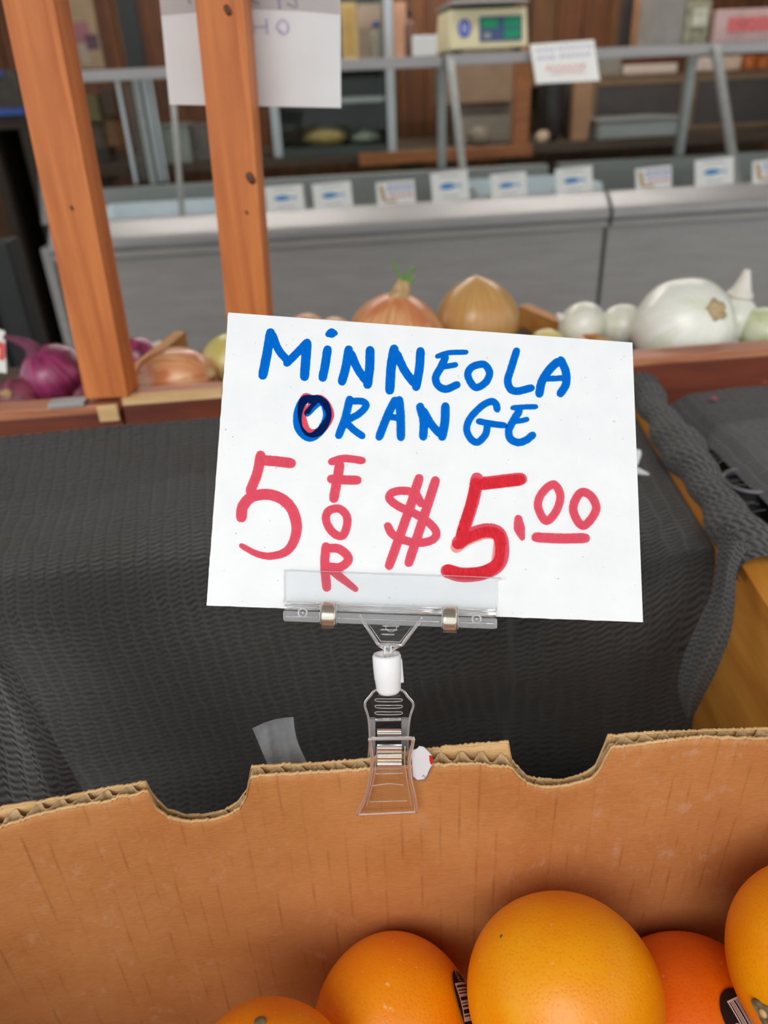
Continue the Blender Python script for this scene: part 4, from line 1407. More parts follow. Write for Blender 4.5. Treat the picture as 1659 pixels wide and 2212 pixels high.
# stickers: curved patches following the fruit
M_STICK = mat_plain('sticker_black', (0.012, 0.010, 0.010, 1), 0.35)
M_STICKW = mat_plain('sticker_pale', lin(222, 196, 190), 0.45, var=0.03)
def ball_frame(key, px, py, rot):
    c, R, root = OR[key]
    p, n = on_ball(key, px, py, 0.0)
    u = RIGHT - n * np.dot(RIGHT, n); u /= np.linalg.norm(u)
    w = np.cross(n, u)
    u2 = u * math.cos(rot) + w * math.sin(rot)
    w2 = -u * math.sin(rot) + w * math.cos(rot)
    def place(x, y, l):
        q = n * R + u2 * x + w2 * y
        q = q / np.linalg.norm(q)
        return c + q * (R * 1.018 + 0.00025 + l)
    return place, root
def sticker(key, px, py, rot, rx, ry, texts, bars):
    place, root = ball_frame(key, px, py, rot)
    m = Mesh()
    N = 26
    V = [place(0, 0, 0)]
    Fc = []
    for r in range(1, 6):
        for k_ in range(N):
            t = 2 * math.pi * k_ / N
            V.append(place(rx * r / 5 * math.cos(t), ry * r / 5 * math.sin(t), 0))
    for k_ in range(N):
        Fc.append((0, 1 + k_, 1 + (k_ + 1) % N))
    for r in range(4):
        for k_ in range(N):
            a_, b_ = 1 + r * N + k_, 1 + r * N + (k_ + 1) % N
            Fc.append((a_, a_ + N, b_ + N, b_))
    st = build('sticker', V, Fc, M_STICK, root, smooth=True)
    x0, x1, y0, y1 = bars
    m = Mesh()
    v, f, _ = grid(lambda a_, b_: place(x0 + (x1 - x0) * a_, y0 + (y1 - y0) * b_, 0.00006), 10, 6)
    m.add(v, f)
    for (s, sz, x, y) in texts:
        tv, tf = text_mesh(s, sz)
        m.add([place(x + q[0], y + q[1], 0.00006) for q in tv], tf)
    pale = m.obj('pale_print', M_STICKW, st)
    m = Mesh()
    w = x1 - x0
    for (s, e) in ((0.07, 0.13), (0.19, 0.22), (0.27, 0.30), (0.38, 0.47), (0.53, 0.55), (0.60, 0.64), (0.70, 0.80), (0.85, 0.88)):
        v, f, _ = grid(lambda a_, b_: place(x0 + w * (s + (e - s) * a_), y0 + (y1 - y0) * (0.06 + 0.88 * b_), 0.00014), 3, 6)
        m.add(v, f)
    m.obj('barcode', M_STICK, st)
sticker('d', 1606, 2200, math.radians(20), 0.0098, 0.0118, [('cup', 0.0042, -0.0068, -0.0010)], (-0.0036, 0.0046, -0.0052, 0.0076))
sticker('b', 1004, 2160, math.radians(-62), 0.0125, 0.0085, [('Car', 0.0036, -0.0095, 0.0)], (-0.0068, 0.0080, -0.0062, 0.0062))

# ================================================================== PRICE SIGN
SC = [(493, 675), (1366, 740), (1389, 1344), (446, 1308)]
A_ = np.array([ray(*q) for q in SC]).T * np.array([1, -1, 1, -1])
d_ = np.linalg.svd(A_)[2][-1]
d_ = d_ / d_.mean() * 0.335
SP = [at(q[0], q[1], k_) for q, k_ in zip(SC, d_)]
SU = (SP[1] - SP[0] + SP[2] - SP[3]); SU /= np.linalg.norm(SU)
SV = SP[0] - SP[3]; SV -= SU * np.dot(SV, SU); SV /= np.linalg.norm(SV)
SN = np.cross(SU, SV)
SO = sum(SP) / 4
def S(px, py, off=0.0):
    """point on the sign plane (moved off along its normal) that a picture point sees"""
    return at_plane(px, py, SO + SN * off, SN)
M_SIGN = NT('white_sign_board')
_v = M_SIGN.coord()
_n = M_SIGN.noise(_v, 60.0, 4)
_s = M_SIGN.ramp(M_SIGN.noise(_v, 700.0, 2), [(0.22, lin(168, 166, 164)), (0.27, (1, 1, 1, 1))])
M_SIGN.base(M_SIGN.mix(1.0, M_SIGN.ramp(_n, [(0.3, lin(236, 239, 240)), (0.7, lin(243, 245, 246))]), _s, 'MULTIPLY'))
M_SIGN.set(Roughness=0.55)
M_SIGN = M_SIGN.m
sign = empty('price_sign', (SP[2] + SP[3]) / 2, 'white card price sign lettered MINNEOLA ORANGE in blue and red marker', 'sign')
# card with slightly ragged cut edges
edge = []
for i in range(4):
    p, q = SP[i], SP[(i + 1) % 4]
    nseg = 60 if i in (3, 2) else 30
    d = q - p
    outn = np.cross(d / np.linalg.norm(d), SN)
    for k_ in range(nseg):
        t = k_ / nseg
        rag = 0.00022 if i in (3, 2) else 0.00006
        edge.append(p + d * t + outn * rag * noise.noise(Vector((t * 90, i * 5.0, 0))) * (0 if k_ == 0 else 1))
FRS = [p for p in edge]
build('board', *prism([p - SN * 0.0 for p in FRS][::-1], [p - SN * 0.0011 for p in FRS][::-1]), M_SIGN, sign)
rim_ = [p + (p - SO) / np.linalg.norm(p - SO) * 0.00012 for p in FRS]
_ne = len(FRS)
build('cut_edge', [p - SN * 0.0002 for p in rim_] + [p - SN * 0.0010 for p in rim_], [(i, (i + 1) % _ne, _ne + (i + 1) % _ne, _ne + i) for i in range(_ne)], M_CARDRAW, sign)

INK_B = mat_ink('blue_marker', (0.05, 0.39, 0.81, 1), 0.06)
INK_R2 = mat_ink('red_marker_coat', (0.97, 0.58, 0.58, 1), 0.05)
INK_R = mat_ink('red_marker', (0.90, 0.30, 0.37, 1), 0.05)
_lift = [0.00015]
def put(z):
    k_ = z
    def f(x, y, l):
        return S(440 + x / 3.16 + (460 if k_ == 'B' else 0), 660 + y / 3.16, l)
    return f
def glyph(name, zone, strokes, mat, step=4.0):
    """one letter: union of marker strokes, outlined by contouring their distance field"""
    cs, ws = [], []
    for st in strokes:
        pts, w = st[0], st[1]
        kw = st[2] if len(st) > 2 else {}
        P = catmull(pts, 26, kw.get('closed', False))
        n = len(P)
        for i, p in enumerate(P):
            k_ = i / max(1, n - 1)
            wi = np.interp(k_, [0, 0.5, 1], kw['wz']) if 'wz' in kw else w
            if not kw.get('closed'):                      # blunt, slightly dry ends
                e_ = min(k_, 1 - k_) * n * 3.0
                if e_ < 9: wi *= 0.92 + 0.08 * e_ / 9
            cs.append(p[:2]); ws.append(wi * 0.525)
    cs, ws = np.array(cs), np.array(ws)
    mx_ = ws.max() + 2 * step
    x0, y0 = cs.min(0) - mx_; x1, y1 = cs.max(0) + mx_
    gx = np.arange(x0, x1, step); gy = np.arange(y0, y1, step)
    G = np.stack(np.meshgrid(gx, gy, indexing='ij'), -1)
    D = np.full(G.shape[:2], 1e9)
    for c, w in zip(cs, ws):
        D = np.minimum(D, np.hypot(G[..., 0] - c[0], G[..., 1] - c[1]) - w)
    for i in range(D.shape[0]):
        for j in range(D.shape[1]):
            if abs(D[i, j]) < 14:
                D[i, j] += 1.6 * noise.noise(Vector((G[i, j, 0] * 0.05, G[i, j, 1] * 0.05, len(cs)))) + 0.9 * noise.noise(Vector((G[i, j, 0] * 0.17, G[i, j, 1] * 0.17, 3)))
    _lift[0] += 0.00002
    V, Fc, idx = [], [], {}
    pl = put(zone)
    def vert(key, x, y):
        if key not in idx:
            idx[key] = len(V); V.append(pl(x, y, _lift[0]))
        return idx[key]
    ins = D < 0
    for i in range(len(gx) - 1):
        for j in range(len(gy) - 1):
            c4 = ((i, j), (i + 1, j), (i + 1, j + 1), (i, j + 1))
            sg = [ins[c] for c in c4]
            if not any(sg): continue
            poly = []
            for k_ in range(4):
                a, b = c4[k_], c4[(k_ + 1) % 4]
                if sg[k_]: poly.append(vert(a, gx[a[0]], gy[a[1]]))
                if sg[k_] != sg[(k_ + 1) % 4]:
                    t = D[a] / (D[a] - D[b])
                    poly.append(vert((min(a, b), max(a, b)), gx[a[0]] + (gx[b[0]] - gx[a[0]]) * t, gy[a[1]] + (gy[b[1]] - gy[a[1]]) * t))
            if len(poly) > 2: Fc.append(tuple(poly[::-1]))
    return build(name, V, Fc, mat, sign)
B_, R_ = INK_B, INK_R
glyph('letter', 'A', [([(456, 185), (432, 330), (403, 476)], 62), ([(470, 200), (510, 300), (575, 380)], 52), ([(568, 392), (640, 320), (706, 250)], 52), ([(705, 258), (698, 350), (688, 485)], 62)], B_)
glyph('letter', 'A', [([(845, 300), (830, 400), (812, 492)], 58), ([(846, 196), (873, 188), (900, 190)], 50, {'wz': [34, 62, 30]})], B_)
glyph('letter', 'A', [([(990, 300), (970, 420), (944, 518)], 58), ([(1008, 330), (1050, 430), (1105, 510)], 54), ([(1136, 305), (1133, 420), (1118, 540)], 60)], B_)
glyph('letter', 'A', [([(1300, 296), (1280, 420), (1270, 578)], 62), ([(1318, 330), (1370, 440), (1432, 525)], 56), ([(1480, 312), (1472, 430), (1450, 555)], 58)], B_)
glyph('letter', 'B', [([(142, 346), (220, 322), (338, 318)], 34), ([(196, 356), (166, 420), (130, 490), (146, 545), (200, 570), (276, 540)], 50), ([(160, 424), (210, 414), (266, 404)], 36)], B_)
glyph('letter', 'B', [([(430, 402), (372, 425), (350, 480), (400, 558), (470, 525), (498, 460), (470, 408)], 48, {'closed': True})], B_)
glyph('letter', 'B', [([(682, 310), (645, 430), (622, 510), (640, 568), (690, 584), (782, 562)], 50)], B_)
glyph('letter', 'B', [([(960, 385), (905, 440), (855, 520), (838, 602)], 56), ([(985, 372), (1018, 450), (1020, 535), (982, 600)], 54), ([(868, 500), (940, 498), (1000, 494)], 38)], B_)
glyph('letter', 'A', [([(745, 640), (680, 650), (642, 740), (650, 840), (722, 900), (800, 850), (842, 760), (830, 680), (790, 645)], 56, {'closed': True}), ([(790, 660), (750, 690), (708, 735)], 46)], B_)
glyph('letter', 'A', [([(690, 630), (668, 720), (690, 830), (735, 872), (800, 850), (860, 760), (845, 690), (800, 640), (745, 640)], 54, {'closed': True}), ([(760, 655), (725, 690), (710, 720)], 40)], R_)
glyph('letter', 'A', [([(996, 640), (965, 770), (922, 886)], 52), ([(1020, 652), (1085, 655), (1108, 685), (1060, 738), (980, 782)], 46), ([(975, 800), (1020, 845), (1082, 890)], 46)], B_)
glyph('letter', 'A', [([(1305, 648), (1255, 750), (1198, 896)], 54), ([(1335, 645), (1344, 760), (1346, 898)], 56), ([(1250, 756), (1290, 762), (1330, 768)], 42)], B_)
glyph('letter', 'B', [([(24, 690), (48, 790), (45, 895)], 56), ([(48, 720), (100, 810), (155, 872)], 52), ([(196, 688), (193, 790), (174, 895)], 58)], B_)
glyph('letter', 'B', [([(550, 708), (540, 670), (505, 655), (440, 690), (365, 770), (342, 845), (370, 910), (418, 932), (470, 880), (482, 825)], 46), ([(424, 790), (500, 805), (598, 818)], 42)], B_)
glyph('letter', 'B', [([(656, 698), (740, 692), (814, 690)], 34), ([(700, 722), (664, 780), (630, 850), (640, 908), (690, 934), (745, 920), (792, 884)], 50), ([(680, 790), (715, 786), (754, 776)], 34)], B_)
# red line: 5 FOR $5.00
glyph('numeral', 'A', [([(412, 1056), (500, 1064), (596, 1076)], 68), ([(388, 1022), (366, 1140), (318, 1266)], 66), ([(256, 1445), (268, 1370), (330, 1305), (440, 1290), (540, 1325), (606, 1400), (634, 1510), (614, 1610), (560, 1680), (460, 1710), (360, 1694), (258, 1640)], 74, {'wz': [72, 72, 36]})], R_)
glyph('letter', 'A', [([(872, 1066), (960, 1044), (1082, 1058)], 50), ([(928, 1088), (912, 1180), (888, 1316)], 64), ([(870, 1184), (960, 1190), (1048, 1192)], 60)], R_)
glyph('letter', 'A', [([(850, 1405), (836, 1470), (880, 1548), (945, 1572), (978, 1500), (972, 1430), (920, 1386)], 54, {'closed': True})], R_)
glyph('letter', 'A', [([(834, 1645), (826, 1770), (840, 1925)], 60), ([(860, 1656), (920, 1660), (978, 1705), (984, 1745), (930, 1786), (864, 1784)], 58), ([(872, 1806), (940, 1860), (1036, 1936)], 54, {'wz': [54, 54, 40]})], R_)
glyph('dollar_mark', 'A', [([(1482, 1350), (1445, 1285), (1370, 1264), (1290, 1276), (1268, 1318), (1330, 1370), (1440, 1420), (1540, 1485), (1588, 1550), (1560, 1600), (1470, 1620), (1370, 1602), (1290, 1562), (1256, 1505)], 54),
                           ([(1470, 1180), (1400, 1400), (1266, 1775)], 62), ([(1582, 1195), (1500, 1450), (1400, 1755)], 62)], R_)
glyph('numeral', 'B', [([(440, 1216), (560, 1202), (712, 1184)], 86), ([(412, 1180), (385, 1330), (308, 1570)], 84), ([(284, 1620), (350, 1575), (470, 1535), (560, 1560), (585, 1670), (555, 1770), (450, 1826), (310, 1840), (208, 1812)], 92)], R_)
glyph('numeral', 'B', [([(430, 1220), (560, 1206), (706, 1190)], 74), ([(404, 1210), (375, 1340), (306, 1570)], 74), ([(270, 1650), (340, 1600), (470, 1552), (560, 1576), (560, 1680), (540, 1770), (450, 1822), (310, 1828), (216, 1806)], 80)], INK_R2)
glyph('full_stop', 'B', [([(694, 1452), (702, 1520), (722, 1588)], 66, {'wz': [50, 74, 36]})], R_)
glyph('numeral', 'B', [([(925, 1222), (860, 1275), (828, 1360), (862, 1450), (900, 1466), (955, 1400), (982, 1310), (962, 1245)], 54, {'closed': True})], R_)
glyph('numeral', 'B', [([(1130, 1274), (1085, 1325), (1070, 1400), (1108, 1482), (1152, 1498), (1210, 1430), (1226, 1370), (1190, 1300)], 56, {'closed': True})], R_)
glyph('underline', 'B', [([(816, 1582), (980, 1590), (1152, 1588)], 66)], R_)

# ================================================================== CLEAR SIGN HOLDER CLIP
M_CLEAR = mat_clear('clear_acrylic', (0.97, 0.98, 0.99, 1), 0.02)
M_THIN = mat_thin('clear_plate', (0.955, 0.96, 0.965, 1), 0.06, 0.0, 1.0)
M_SPRING = mat_metal('spring_steel', (0.86, 0.80, 0.66, 1), 0.22)
M_CHROME = mat_metal('chrome_spring', (0.80, 0.79, 0.77, 1), 0.2)
M_JOINT = NT('milky_nylon')
M_JOINT.base(lin(240, 240, 242)); M_JOINT.set(Roughness=0.35)
M_JOINT.p.inputs['Subsurface Weight'].default_value = 0.4
M_JOINT.p.inputs['Subsurface Radius'].default_value = (0.004, 0.004, 0.004)
_n = M_JOINT.noise(M_JOINT.coord(), 200.0, 2); M_JOINT.bump(_n, 0.05, 0.0003)
M_JOINT = M_JOINT.m
clip = empty('sign_holder_clip', S(840, 1655, 0.0), 'clear plastic swivel clip with white joint gripping the sign and cardboard rim', 'clip')

class Plane:
    def __init__(s, o, n):
        s.o, s.n = np.array(o, float), np.array(n, float) / np.linalg.norm(n)
    def __call__(s, px, py, off=0.0):
        return at_plane(px, py, s.o + s.n * off, s.n)
SPL = Plane(SO, SN)
def ext(name, poly, pl, n0, n1, mat, par=clip, bevel=0.0, smooth=False):
    """solid plate: picture outline laid on a real plane, with thickness n0..n1 along the normal"""
    P = [pl(x, y, (n0 + n1) / 2) for x, y in poly]
    v, f = prism([p + pl.n * ((n1 - n0) / 2) for p in P][::-1], [p - pl.n * ((n1 - n0) / 2) for p in P][::-1])
    return build(name, v, f, mat, par, bevel=bevel, seg=2, smooth=smooth)
def rod(name, pts, pl, off, rpx, mat, par=clip, per=6, sides=10, closed=False):
    path = [pl(x, y, off) for x, y in (catmull(pts, per, closed) if len(pts) > 2 or closed else pts)]
    r = rpx * depth_of(path[0]) / F
    return build(name, *tube(path, r, sides, closed), mat, par, smooth=True)
def barx(x, y0, y1):   # the bar slopes with the sign: picture y at x for the height given at x = 612
    return y0 + (x - 612) * 0.0352

def rounded(poly, r=5):
    out = []
    n = len(poly)
    for i in range(n):
        p, a, b = [np.array(poly[j % n], float) for j in (i, i - 1, i + 1)]
        da, db = (a - p) / np.linalg.norm(a - p), (b - p) / np.linalg.norm(b - p)
        for t in (0, 0.33, 0.67, 1):
            out.append(tuple((p + da * r) * (1 - t) ** 2 + 2 * p * t * (1 - t) + (p + db * r) * t * t))
    return out
def sl(x, y):
    return (x, y + (x - 612) * 0.0365)
fp = ext('front_plate', rounded([sl(612, 1231), sl(1073, 1231), sl(1073, 1302), sl(612, 1302)], 9), SPL, 0.0010, 0.0024, M_THIN)
ext('back_plate', rounded([sl(618, 1236), sl(1068, 1236), sl(1068, 1335), sl(618, 1335)], 6), SPL, -0.0034, -0.0020, M_THIN)
rod('plate_edge', [sl(613, 1302), sl(613, 1240), sl(621, 1231), sl(700, 1231), sl(1060, 1231), sl(1072, 1240), sl(1072, 1302)], SPL, 0.0017, 1.1, M_CLEAR, fp, 4, 8)
# lower bar in three lengths, two mouldings each
for (x0, x1) in ((612, 692), (724, 955), (987, 1072)):
    ext('bar', rounded([sl(x0, 1319), sl(x1, 1319), sl(x1, 1342), sl(x0, 1342)], 5), SPL, 0.0006, 0.0050, M_CLEAR, bevel=0.0004)
    rod('bar_ridge', [sl(x0 + 2, 1311), sl(x1 - 2, 1311)], SPL, 0.0034, 6.5, M_CLEAR)
    rod('bar_ridge', [sl(x0 + 2, 1302), sl(x1 - 2, 1302)], SPL, 0.0028, 3.6, M_CLEAR)
    rod('bar_rib', [sl(x0 + 6, 1331), sl(x1 - 6, 1331)], SPL, 0.0056, 1.6, M_CLEAR)
# pivot bosses
for x in (654, 1029):
    rod('pivot_boss', [(x + 9 * math.cos(t), sl(x, 1322)[1] + 9 * math.sin(t)) for t in np.linspace(0, 5.8, 10)], SPL, 0.0054, 2.2, M_CLEAR, per=3, closed=True)
    rod('pivot_pin', [(x - 2, sl(x, 1322)[1]), (x + 2, sl(x, 1322)[1])], SPL, 0.0058, 3.0, M_CLEAR)
# spring bands wrapped round the bar
for x0 in (694, 957):
    def band(a, b, x0=x0):
        # cross-section wraps over the bar from the plate to underneath
        t = b
        y = 1296 + 58 * t
        off = 0.0034 + 0.0042 * math.sin(math.pi * min(1, t * 1.05)) ** 0.6
        if t > 0.9: off -= 0.012 * (t - 0.9)
        p = sl(x0 + 30 * a, y)
        return SPL(p[0], p[1], off)
    v, f, _ = grid(band, 6, 28)
    v2 = [np.array(p) - SN * 0.0004 for p in v]
    n0 = len(v)
    m = Mesh(); m.add(v, f); m.add(v2, [q[::-1] for q in f])
    nu, nv = 6, 28
    per = [i for i in range(nu)] + [j * nu + nu - 1 for j in range(1, nv)] + [(nv - 1) * nu + i for i in range(nu - 2, -1, -1)] + [j * nu for j in range(nv - 2, 0, -1)]
    for i in range(len(per)):
        a_, b_ = per[i], per[(i + 1) % len(per)]
        m.f.append((a_, a_ + n0, b_ + n0, b_))
    m.obj('spring_band', M_SPRING, clip, smooth=True)
    rod('band_guide', [sl(x0 - 2, 1300), sl(x0 - 2, 1345)], SPL, 0.0050, 1.3, M_CLEAR)
    rod('band_guide', [sl(x0 + 32, 1300), sl(x0 + 32, 1345)], SPL, 0.0050, 1.3, M_CLEAR)
# trapezoid bracket under the bar
TR = [(776, 1329), (912, 1334), (868, 1394), (817, 1392)]
br = ext('bracket_web', TR, SPL, 0.0008, 0.0020, M_THIN)
rod('bracket_rim', [TR[0], TR[3]], SPL, 0.0022, 4.2, M_CLEAR, br)
rod('bracket_rim', [TR[3], TR[2]], SPL, 0.0022, 4.2, M_CLEAR, br)
rod('bracket_rim', [TR[2], TR[1]], SPL, 0.0022, 4.2, M_CLEAR, br)
rod('bracket_rim', [(787, 1334), (901, 1338), (864, 1387), (822, 1385)], SPL, 0.0030, 1.3, M_CLEAR, br, per=1, closed=True)
for (xa, xb, y) in ((826, 862, 1352), (822, 858, 1360), (824, 852, 1370)):
    rod('embossed_mark', [(xa, y), (xb, y + 1)], SPL, 0.0021, 1.7, M_CLEAR, br)
rod('embossed_mark', [(845 + 12 * math.cos(t), 1354 + 11 * math.sin(t)) for t in np.linspace(0, 5.6, 9)], SPL, 0.0020, 0.9, M_CLEAR, br, per=3, closed=True)
# stem and ball
rod('stem', [(817, 1393), (830, 1402), (838, 1412)], SPL, 0.0016, 3.0, M_CLEAR)
rod('stem', [(868, 1394), (850, 1402), (840, 1412)], SPL, 0.0016, 3.0, M_CLEAR)
rod('stem', [(838, 1394), (838, 1426)], SPL, 0.0016, 9.5, M_CLEAR)
# white swivel socket
s_top, s_bot = SPL(835, 1412, 0.0014), at(840, 1497, 0.3175)
ax = s_bot - s_top; Ls = np.linalg.norm(ax); ax /= Ls
d0 = depth_of(s_top)
rt = 31 * d0 / F
v, f = lathe([(rt * 0.45, Ls * 0.10), (rt * 0.70, Ls * 0.02), (rt * 0.92, 0.0), (rt, Ls * 0.06), (rt, Ls * 0.30), (rt * 0.96, Ls * 0.62), (rt * 0.93, Ls * 0.64), (rt * 0.86, Ls * 0.90), (rt * 0.72, Ls * 0.985), (rt * 0.3, Ls)], s_top, ax, 40)
jt = build('swivel_socket', v, f, M_JOINT, clip, smooth=True)
rod('ball', [(836, 1424), (838, 1428)], SPL, 0.0022, 13, M_CLEAR, jt)
# raised snap tab on the side of the socket
tabp = s_top + ax * Ls * 0.15
rgt = np.cross(ax, FWD); rgt /= np.linalg.norm(rgt)
if np.dot(rgt, RIGHT) < 0: rgt = -rgt
v, f = hexa([tabp + rgt * rt * 0.55 - FWD * rt * 0.55, tabp + rgt * rt * 1.06 - FWD * rt * 0.15, tabp + rgt * rt * 1.06 + FWD * rt * 0.5, tabp + rgt * rt * 0.55 + FWD * rt * 0.5],
            [tabp + ax * Ls * 0.58 + rgt * rt * 0.80 - FWD * rt * 0.40, tabp + ax * Ls * 0.62 + rgt * rt * 1.10 - FWD * rt * 0.10, tabp + ax * Ls * 0.62 + rgt * rt * 1.10 + FWD * rt * 0.4, tabp + ax * Ls * 0.58 + rgt * rt * 0.80 + FWD * rt * 0.4])
build('snap_tab', v, f, M_JOINT, jt, bevel=0.0007)
# clamp: rear lever rising above the rim, front jaw on the inner face of the cardboard
x_c = wall_hit(845, 1690)[0]
jaw_o = np.array([x_c, yw(x_c) - 0.0032, 1.03])
JPL = Plane(jaw_o, (0, -1, 0.05))
r0, r1_ = at(840, 1492, 0.3185), at(840, 1640, 0.3290)
RV = r0 - r1_; RNn = np.cross(RIGHT, RV); RNn /= np.linalg.norm(RNn)
if np.dot(RNn, FWD) > 0: RNn = -RNn
RPL = Plane(r0, RNn)
lever = [(812, 1491), (868, 1491), (893, 1522), (884, 1550), (880, 1600), (884, 1640), (802, 1640), (800, 1600), (796, 1550), (788, 1520)]
lv = ext('rear_lever', [(812, 1491), (868, 1491), (893, 1522), (884, 1552), (796, 1552), (788, 1520)], RPL, -0.0008, 0.0008, M_THIN)
rod('lever_rim', [(796, 1640), (799, 1600), (796, 1552), (788, 1521), (800, 1503), (812, 1491), (840, 1490), (868, 1491), (881, 1505), (893, 1522), (885, 1552), (881, 1600), (884, 1640)], RPL, 0.0004, 2.8, M_CLEAR, lv, 4)
for y in (1513, 1527, 1541):
    rod('lever_groove', [(812, y - 3), (814, y + 2), (840, y + 3), (866, y + 2), (867, y - 3), (840, y - 3)], RPL, 0.0012, 1.0, M_CLEAR, lv, 3, 6, True)
rod('lever_bar', [(811, 1555), (866, 1554)], RPL, 0.0006, 3.6, M_CLEAR, lv)
ext('lever_side', [(797, 1552), (811, 1552), (811, 1640), (799, 1640)], RPL, -0.0012, 0.0010, M_CLEAR, lv, 0.0003)
ext('lever_side', [(867, 1552), (882, 1552), (884, 1640), (867, 1640)], RPL, -0.0012, 0.0010, M_CLEAR, lv, 0.0003)
# spring bridging lever and jaw
def bridge(a, b):
    t = b
    p = np.array([814.0, 1574.0]) * (1 - t) + np.array([816.0, 1598.0]) * t
    q = RPL(p[0] + 52 * a, p[1], 0.0006 + 0.004 * math.sin(math.pi * t))
    return q
v, f, _ = grid(bridge, 4, 14)
build('clamp_spring', v, f, M_CHROME, clip, smooth=True)
jaw = ext('front_jaw', [(797, 1594), (895, 1594), (893, 1610), (885, 1640), (888, 1680), (898, 1724), (901, 1755), (770, 1760), (786, 1724), (797, 1680), (802, 1640), (799, 1610)], JPL, -0.0002, 0.0012, M_THIN)
rod('jaw_rim', [(799, 1596), (801, 1612), (804, 1642), (800, 1680), (790, 1722), (772, 1758)], JPL, 0.0016, 4.0, M_CLEAR, jaw)
rod('jaw_rim', [(893, 1596), (890, 1612), (884, 1642), (887, 1680), (896, 1722), (899, 1754)], JPL, 0.0016, 4.0, M_CLEAR, jaw)
rod('jaw_rim', [(815, 1612), (812, 1650), (806, 1690), (792, 1740)], JPL, 0.0014, 1.4, M_CLEAR, jaw)
rod('jaw_rim', [(875, 1612), (874, 1650), (880, 1690), (888, 1740)], JPL, 0.0014, 1.4, M_CLEAR, jaw)
rod('jaw_lip', [(770, 1760), (835, 1757), (901, 1754)], JPL, 0.0018, 2.6, M_CLEAR, jaw)
rod('jaw_lip', [(797, 1596), (845, 1595), (895, 1595)], JPL, 0.0016, 4.0, M_CLEAR, jaw)
rod('jaw_ridge', [(802, 1698), (840, 1693), (872, 1696)], JPL, 0.0014, 1.2, M_CLEAR, jaw)
rod('jaw_ridge', [(798, 1732), (880, 1730)], JPL, 0.0014, 1.0, M_CLEAR, jaw)
rod('jaw_ridge', [(812, 1672), (870, 1670)], JPL, 0.0016, 1.4, M_CLEAR, jaw)
def jsp(y0, y1, bulge, name, mat):
    v, f, _ = grid(lambda a, b: JPL(815 + 53 * a, y0 + (y1 - y0) * b, 0.0018 + bulge * math.sin(math.pi * b)), 4, 12)
    return build(name, v, f, mat, clip, smooth=True)
jsp(1608, 1628, 0.0022, 'clamp_spring', M_CHROME)
jsp(1630, 1645, 0.0016, 'clamp_spring', M_SPRING)
jsp(1646, 1662, 0.0012, 'clamp_spring', M_CHROME)

# torn sticker behind the clip and clear film scraps on the rim
TPL = Plane(np.array([wall_hit(910, 1670)[0], yw(wall_hit(910, 1670)[0]) - 0.0012, 1.04]), (0, -1, 0))
stk = empty('torn_label', TPL(912, 1680), 'torn white label with a red spot stuck at the rim beside the clip', 'label')
ext('paper', [(888, 1622), (900, 1618), (906, 1612), (916, 1614), (926, 1624), (933, 1632), (936, 1646), (928, 1660), (922, 1674), (916, 1682), (902, 1684), (892, 1676)], TPL, 0.0, 0.0004, M_SCRAP, stk)
ext('red_print', [(927, 1632), (932, 1632), (936, 1640), (936, 1648), (931, 1652), (928, 1644)], TPL, 0.00042, 0.0006, mat_plain('label_red', lin(206, 40, 24), 0.5), stk)
ext('film_backing', [(880, 1660), (936, 1640), (940, 1650), (918, 1690), (880, 1682)], TPL, -0.0006, -0.0003, mat_thin('label_film', (0.9, 0.9, 0.9, 1), 0.15, 0.08), stk)
rod('small_print', [(912, 1678), (914, 1674), (917, 1677), (916, 1680)], TPL, 0.0005, 0.8, M_INKGREY, stk, per=3)
M_FILM = mat_thin('crinkled_film', (0.80, 0.83, 0.86, 1), 0.12, 0.26, 2.2)  # cloudy white film, whitened further to stand in for highlights
def film(a, b):
    lft = np.array([545.0, 1573.0]) * (1 - b) + np.array([578.0, 1652.0]) * b
    rgt_ = np.array([634.0, 1549.0]) * (1 - b) + np.array([664.0, 1648.0]) * b
    p = lft * (1 - a) + rgt_ * a + np.array([0, -6 * math.sin(math.pi * a) * (1 - b)])
    p[0] -= 7 * math.sin(math.pi * b) * a
    d = 0.3315 - 0.004 * (1 - b) + 0.0016 * math.sin(a * 14 + b * 3) * (0.4 + 0.6 * b) + 0.002 * math.sin(a * 3)
    return at(p[0], p[1], d)
v, f, _ = grid(film, 36, 24)
o = build('plastic_film', v, f, M_FILM, smooth=True)
tag(o, 'crinkled clear plastic film scrap sticking up behind the cardboard rim', 'plastic film')

# dark green bag in the gap behind the box
M_GREEN = mat_plain('dark_green_plastic', lin(16, 66, 50), 0.35, scale=40, var=0.35)
def bag(a, b):
    x = 0.0 + 0.21 * a; y = 0.255 + 0.155 * b
    z = 0.80 + 0.055 * math.sin(math.pi * a) ** 0.6 * math.sin(math.pi * (0.15 + 0.85 * b)) ** 0.5 + 0.012 * noise.noise(Vector((x * 40, y * 40, 0)))
    return (x, y, z)
v, f, _ = grid(bag, 40, 30)
n0 = len(v)
m = Mesh(); m.add(v, f)
m.add([(p[0], p[1], 0.7615) for p in v], [q[::-1] for q in f])
per = [i for i in range(40)] + [j * 40 + 39 for j in range(1, 30)] + [29 * 40 + i for i in range(38, -1, -1)] + [j * 40 for j in range(28, 0, -1)]
for i in range(len(per)):
    a_, b_ = per[i], per[(i + 1) % len(per)]
    m.f.append((a_, a_ + n0, b_ + n0, b_))
o = m.obj('plastic_bag', M_GREEN, None, smooth=True)
tag(o, 'dark green plastic bag lying in the gap behind the box notch', 'bag')

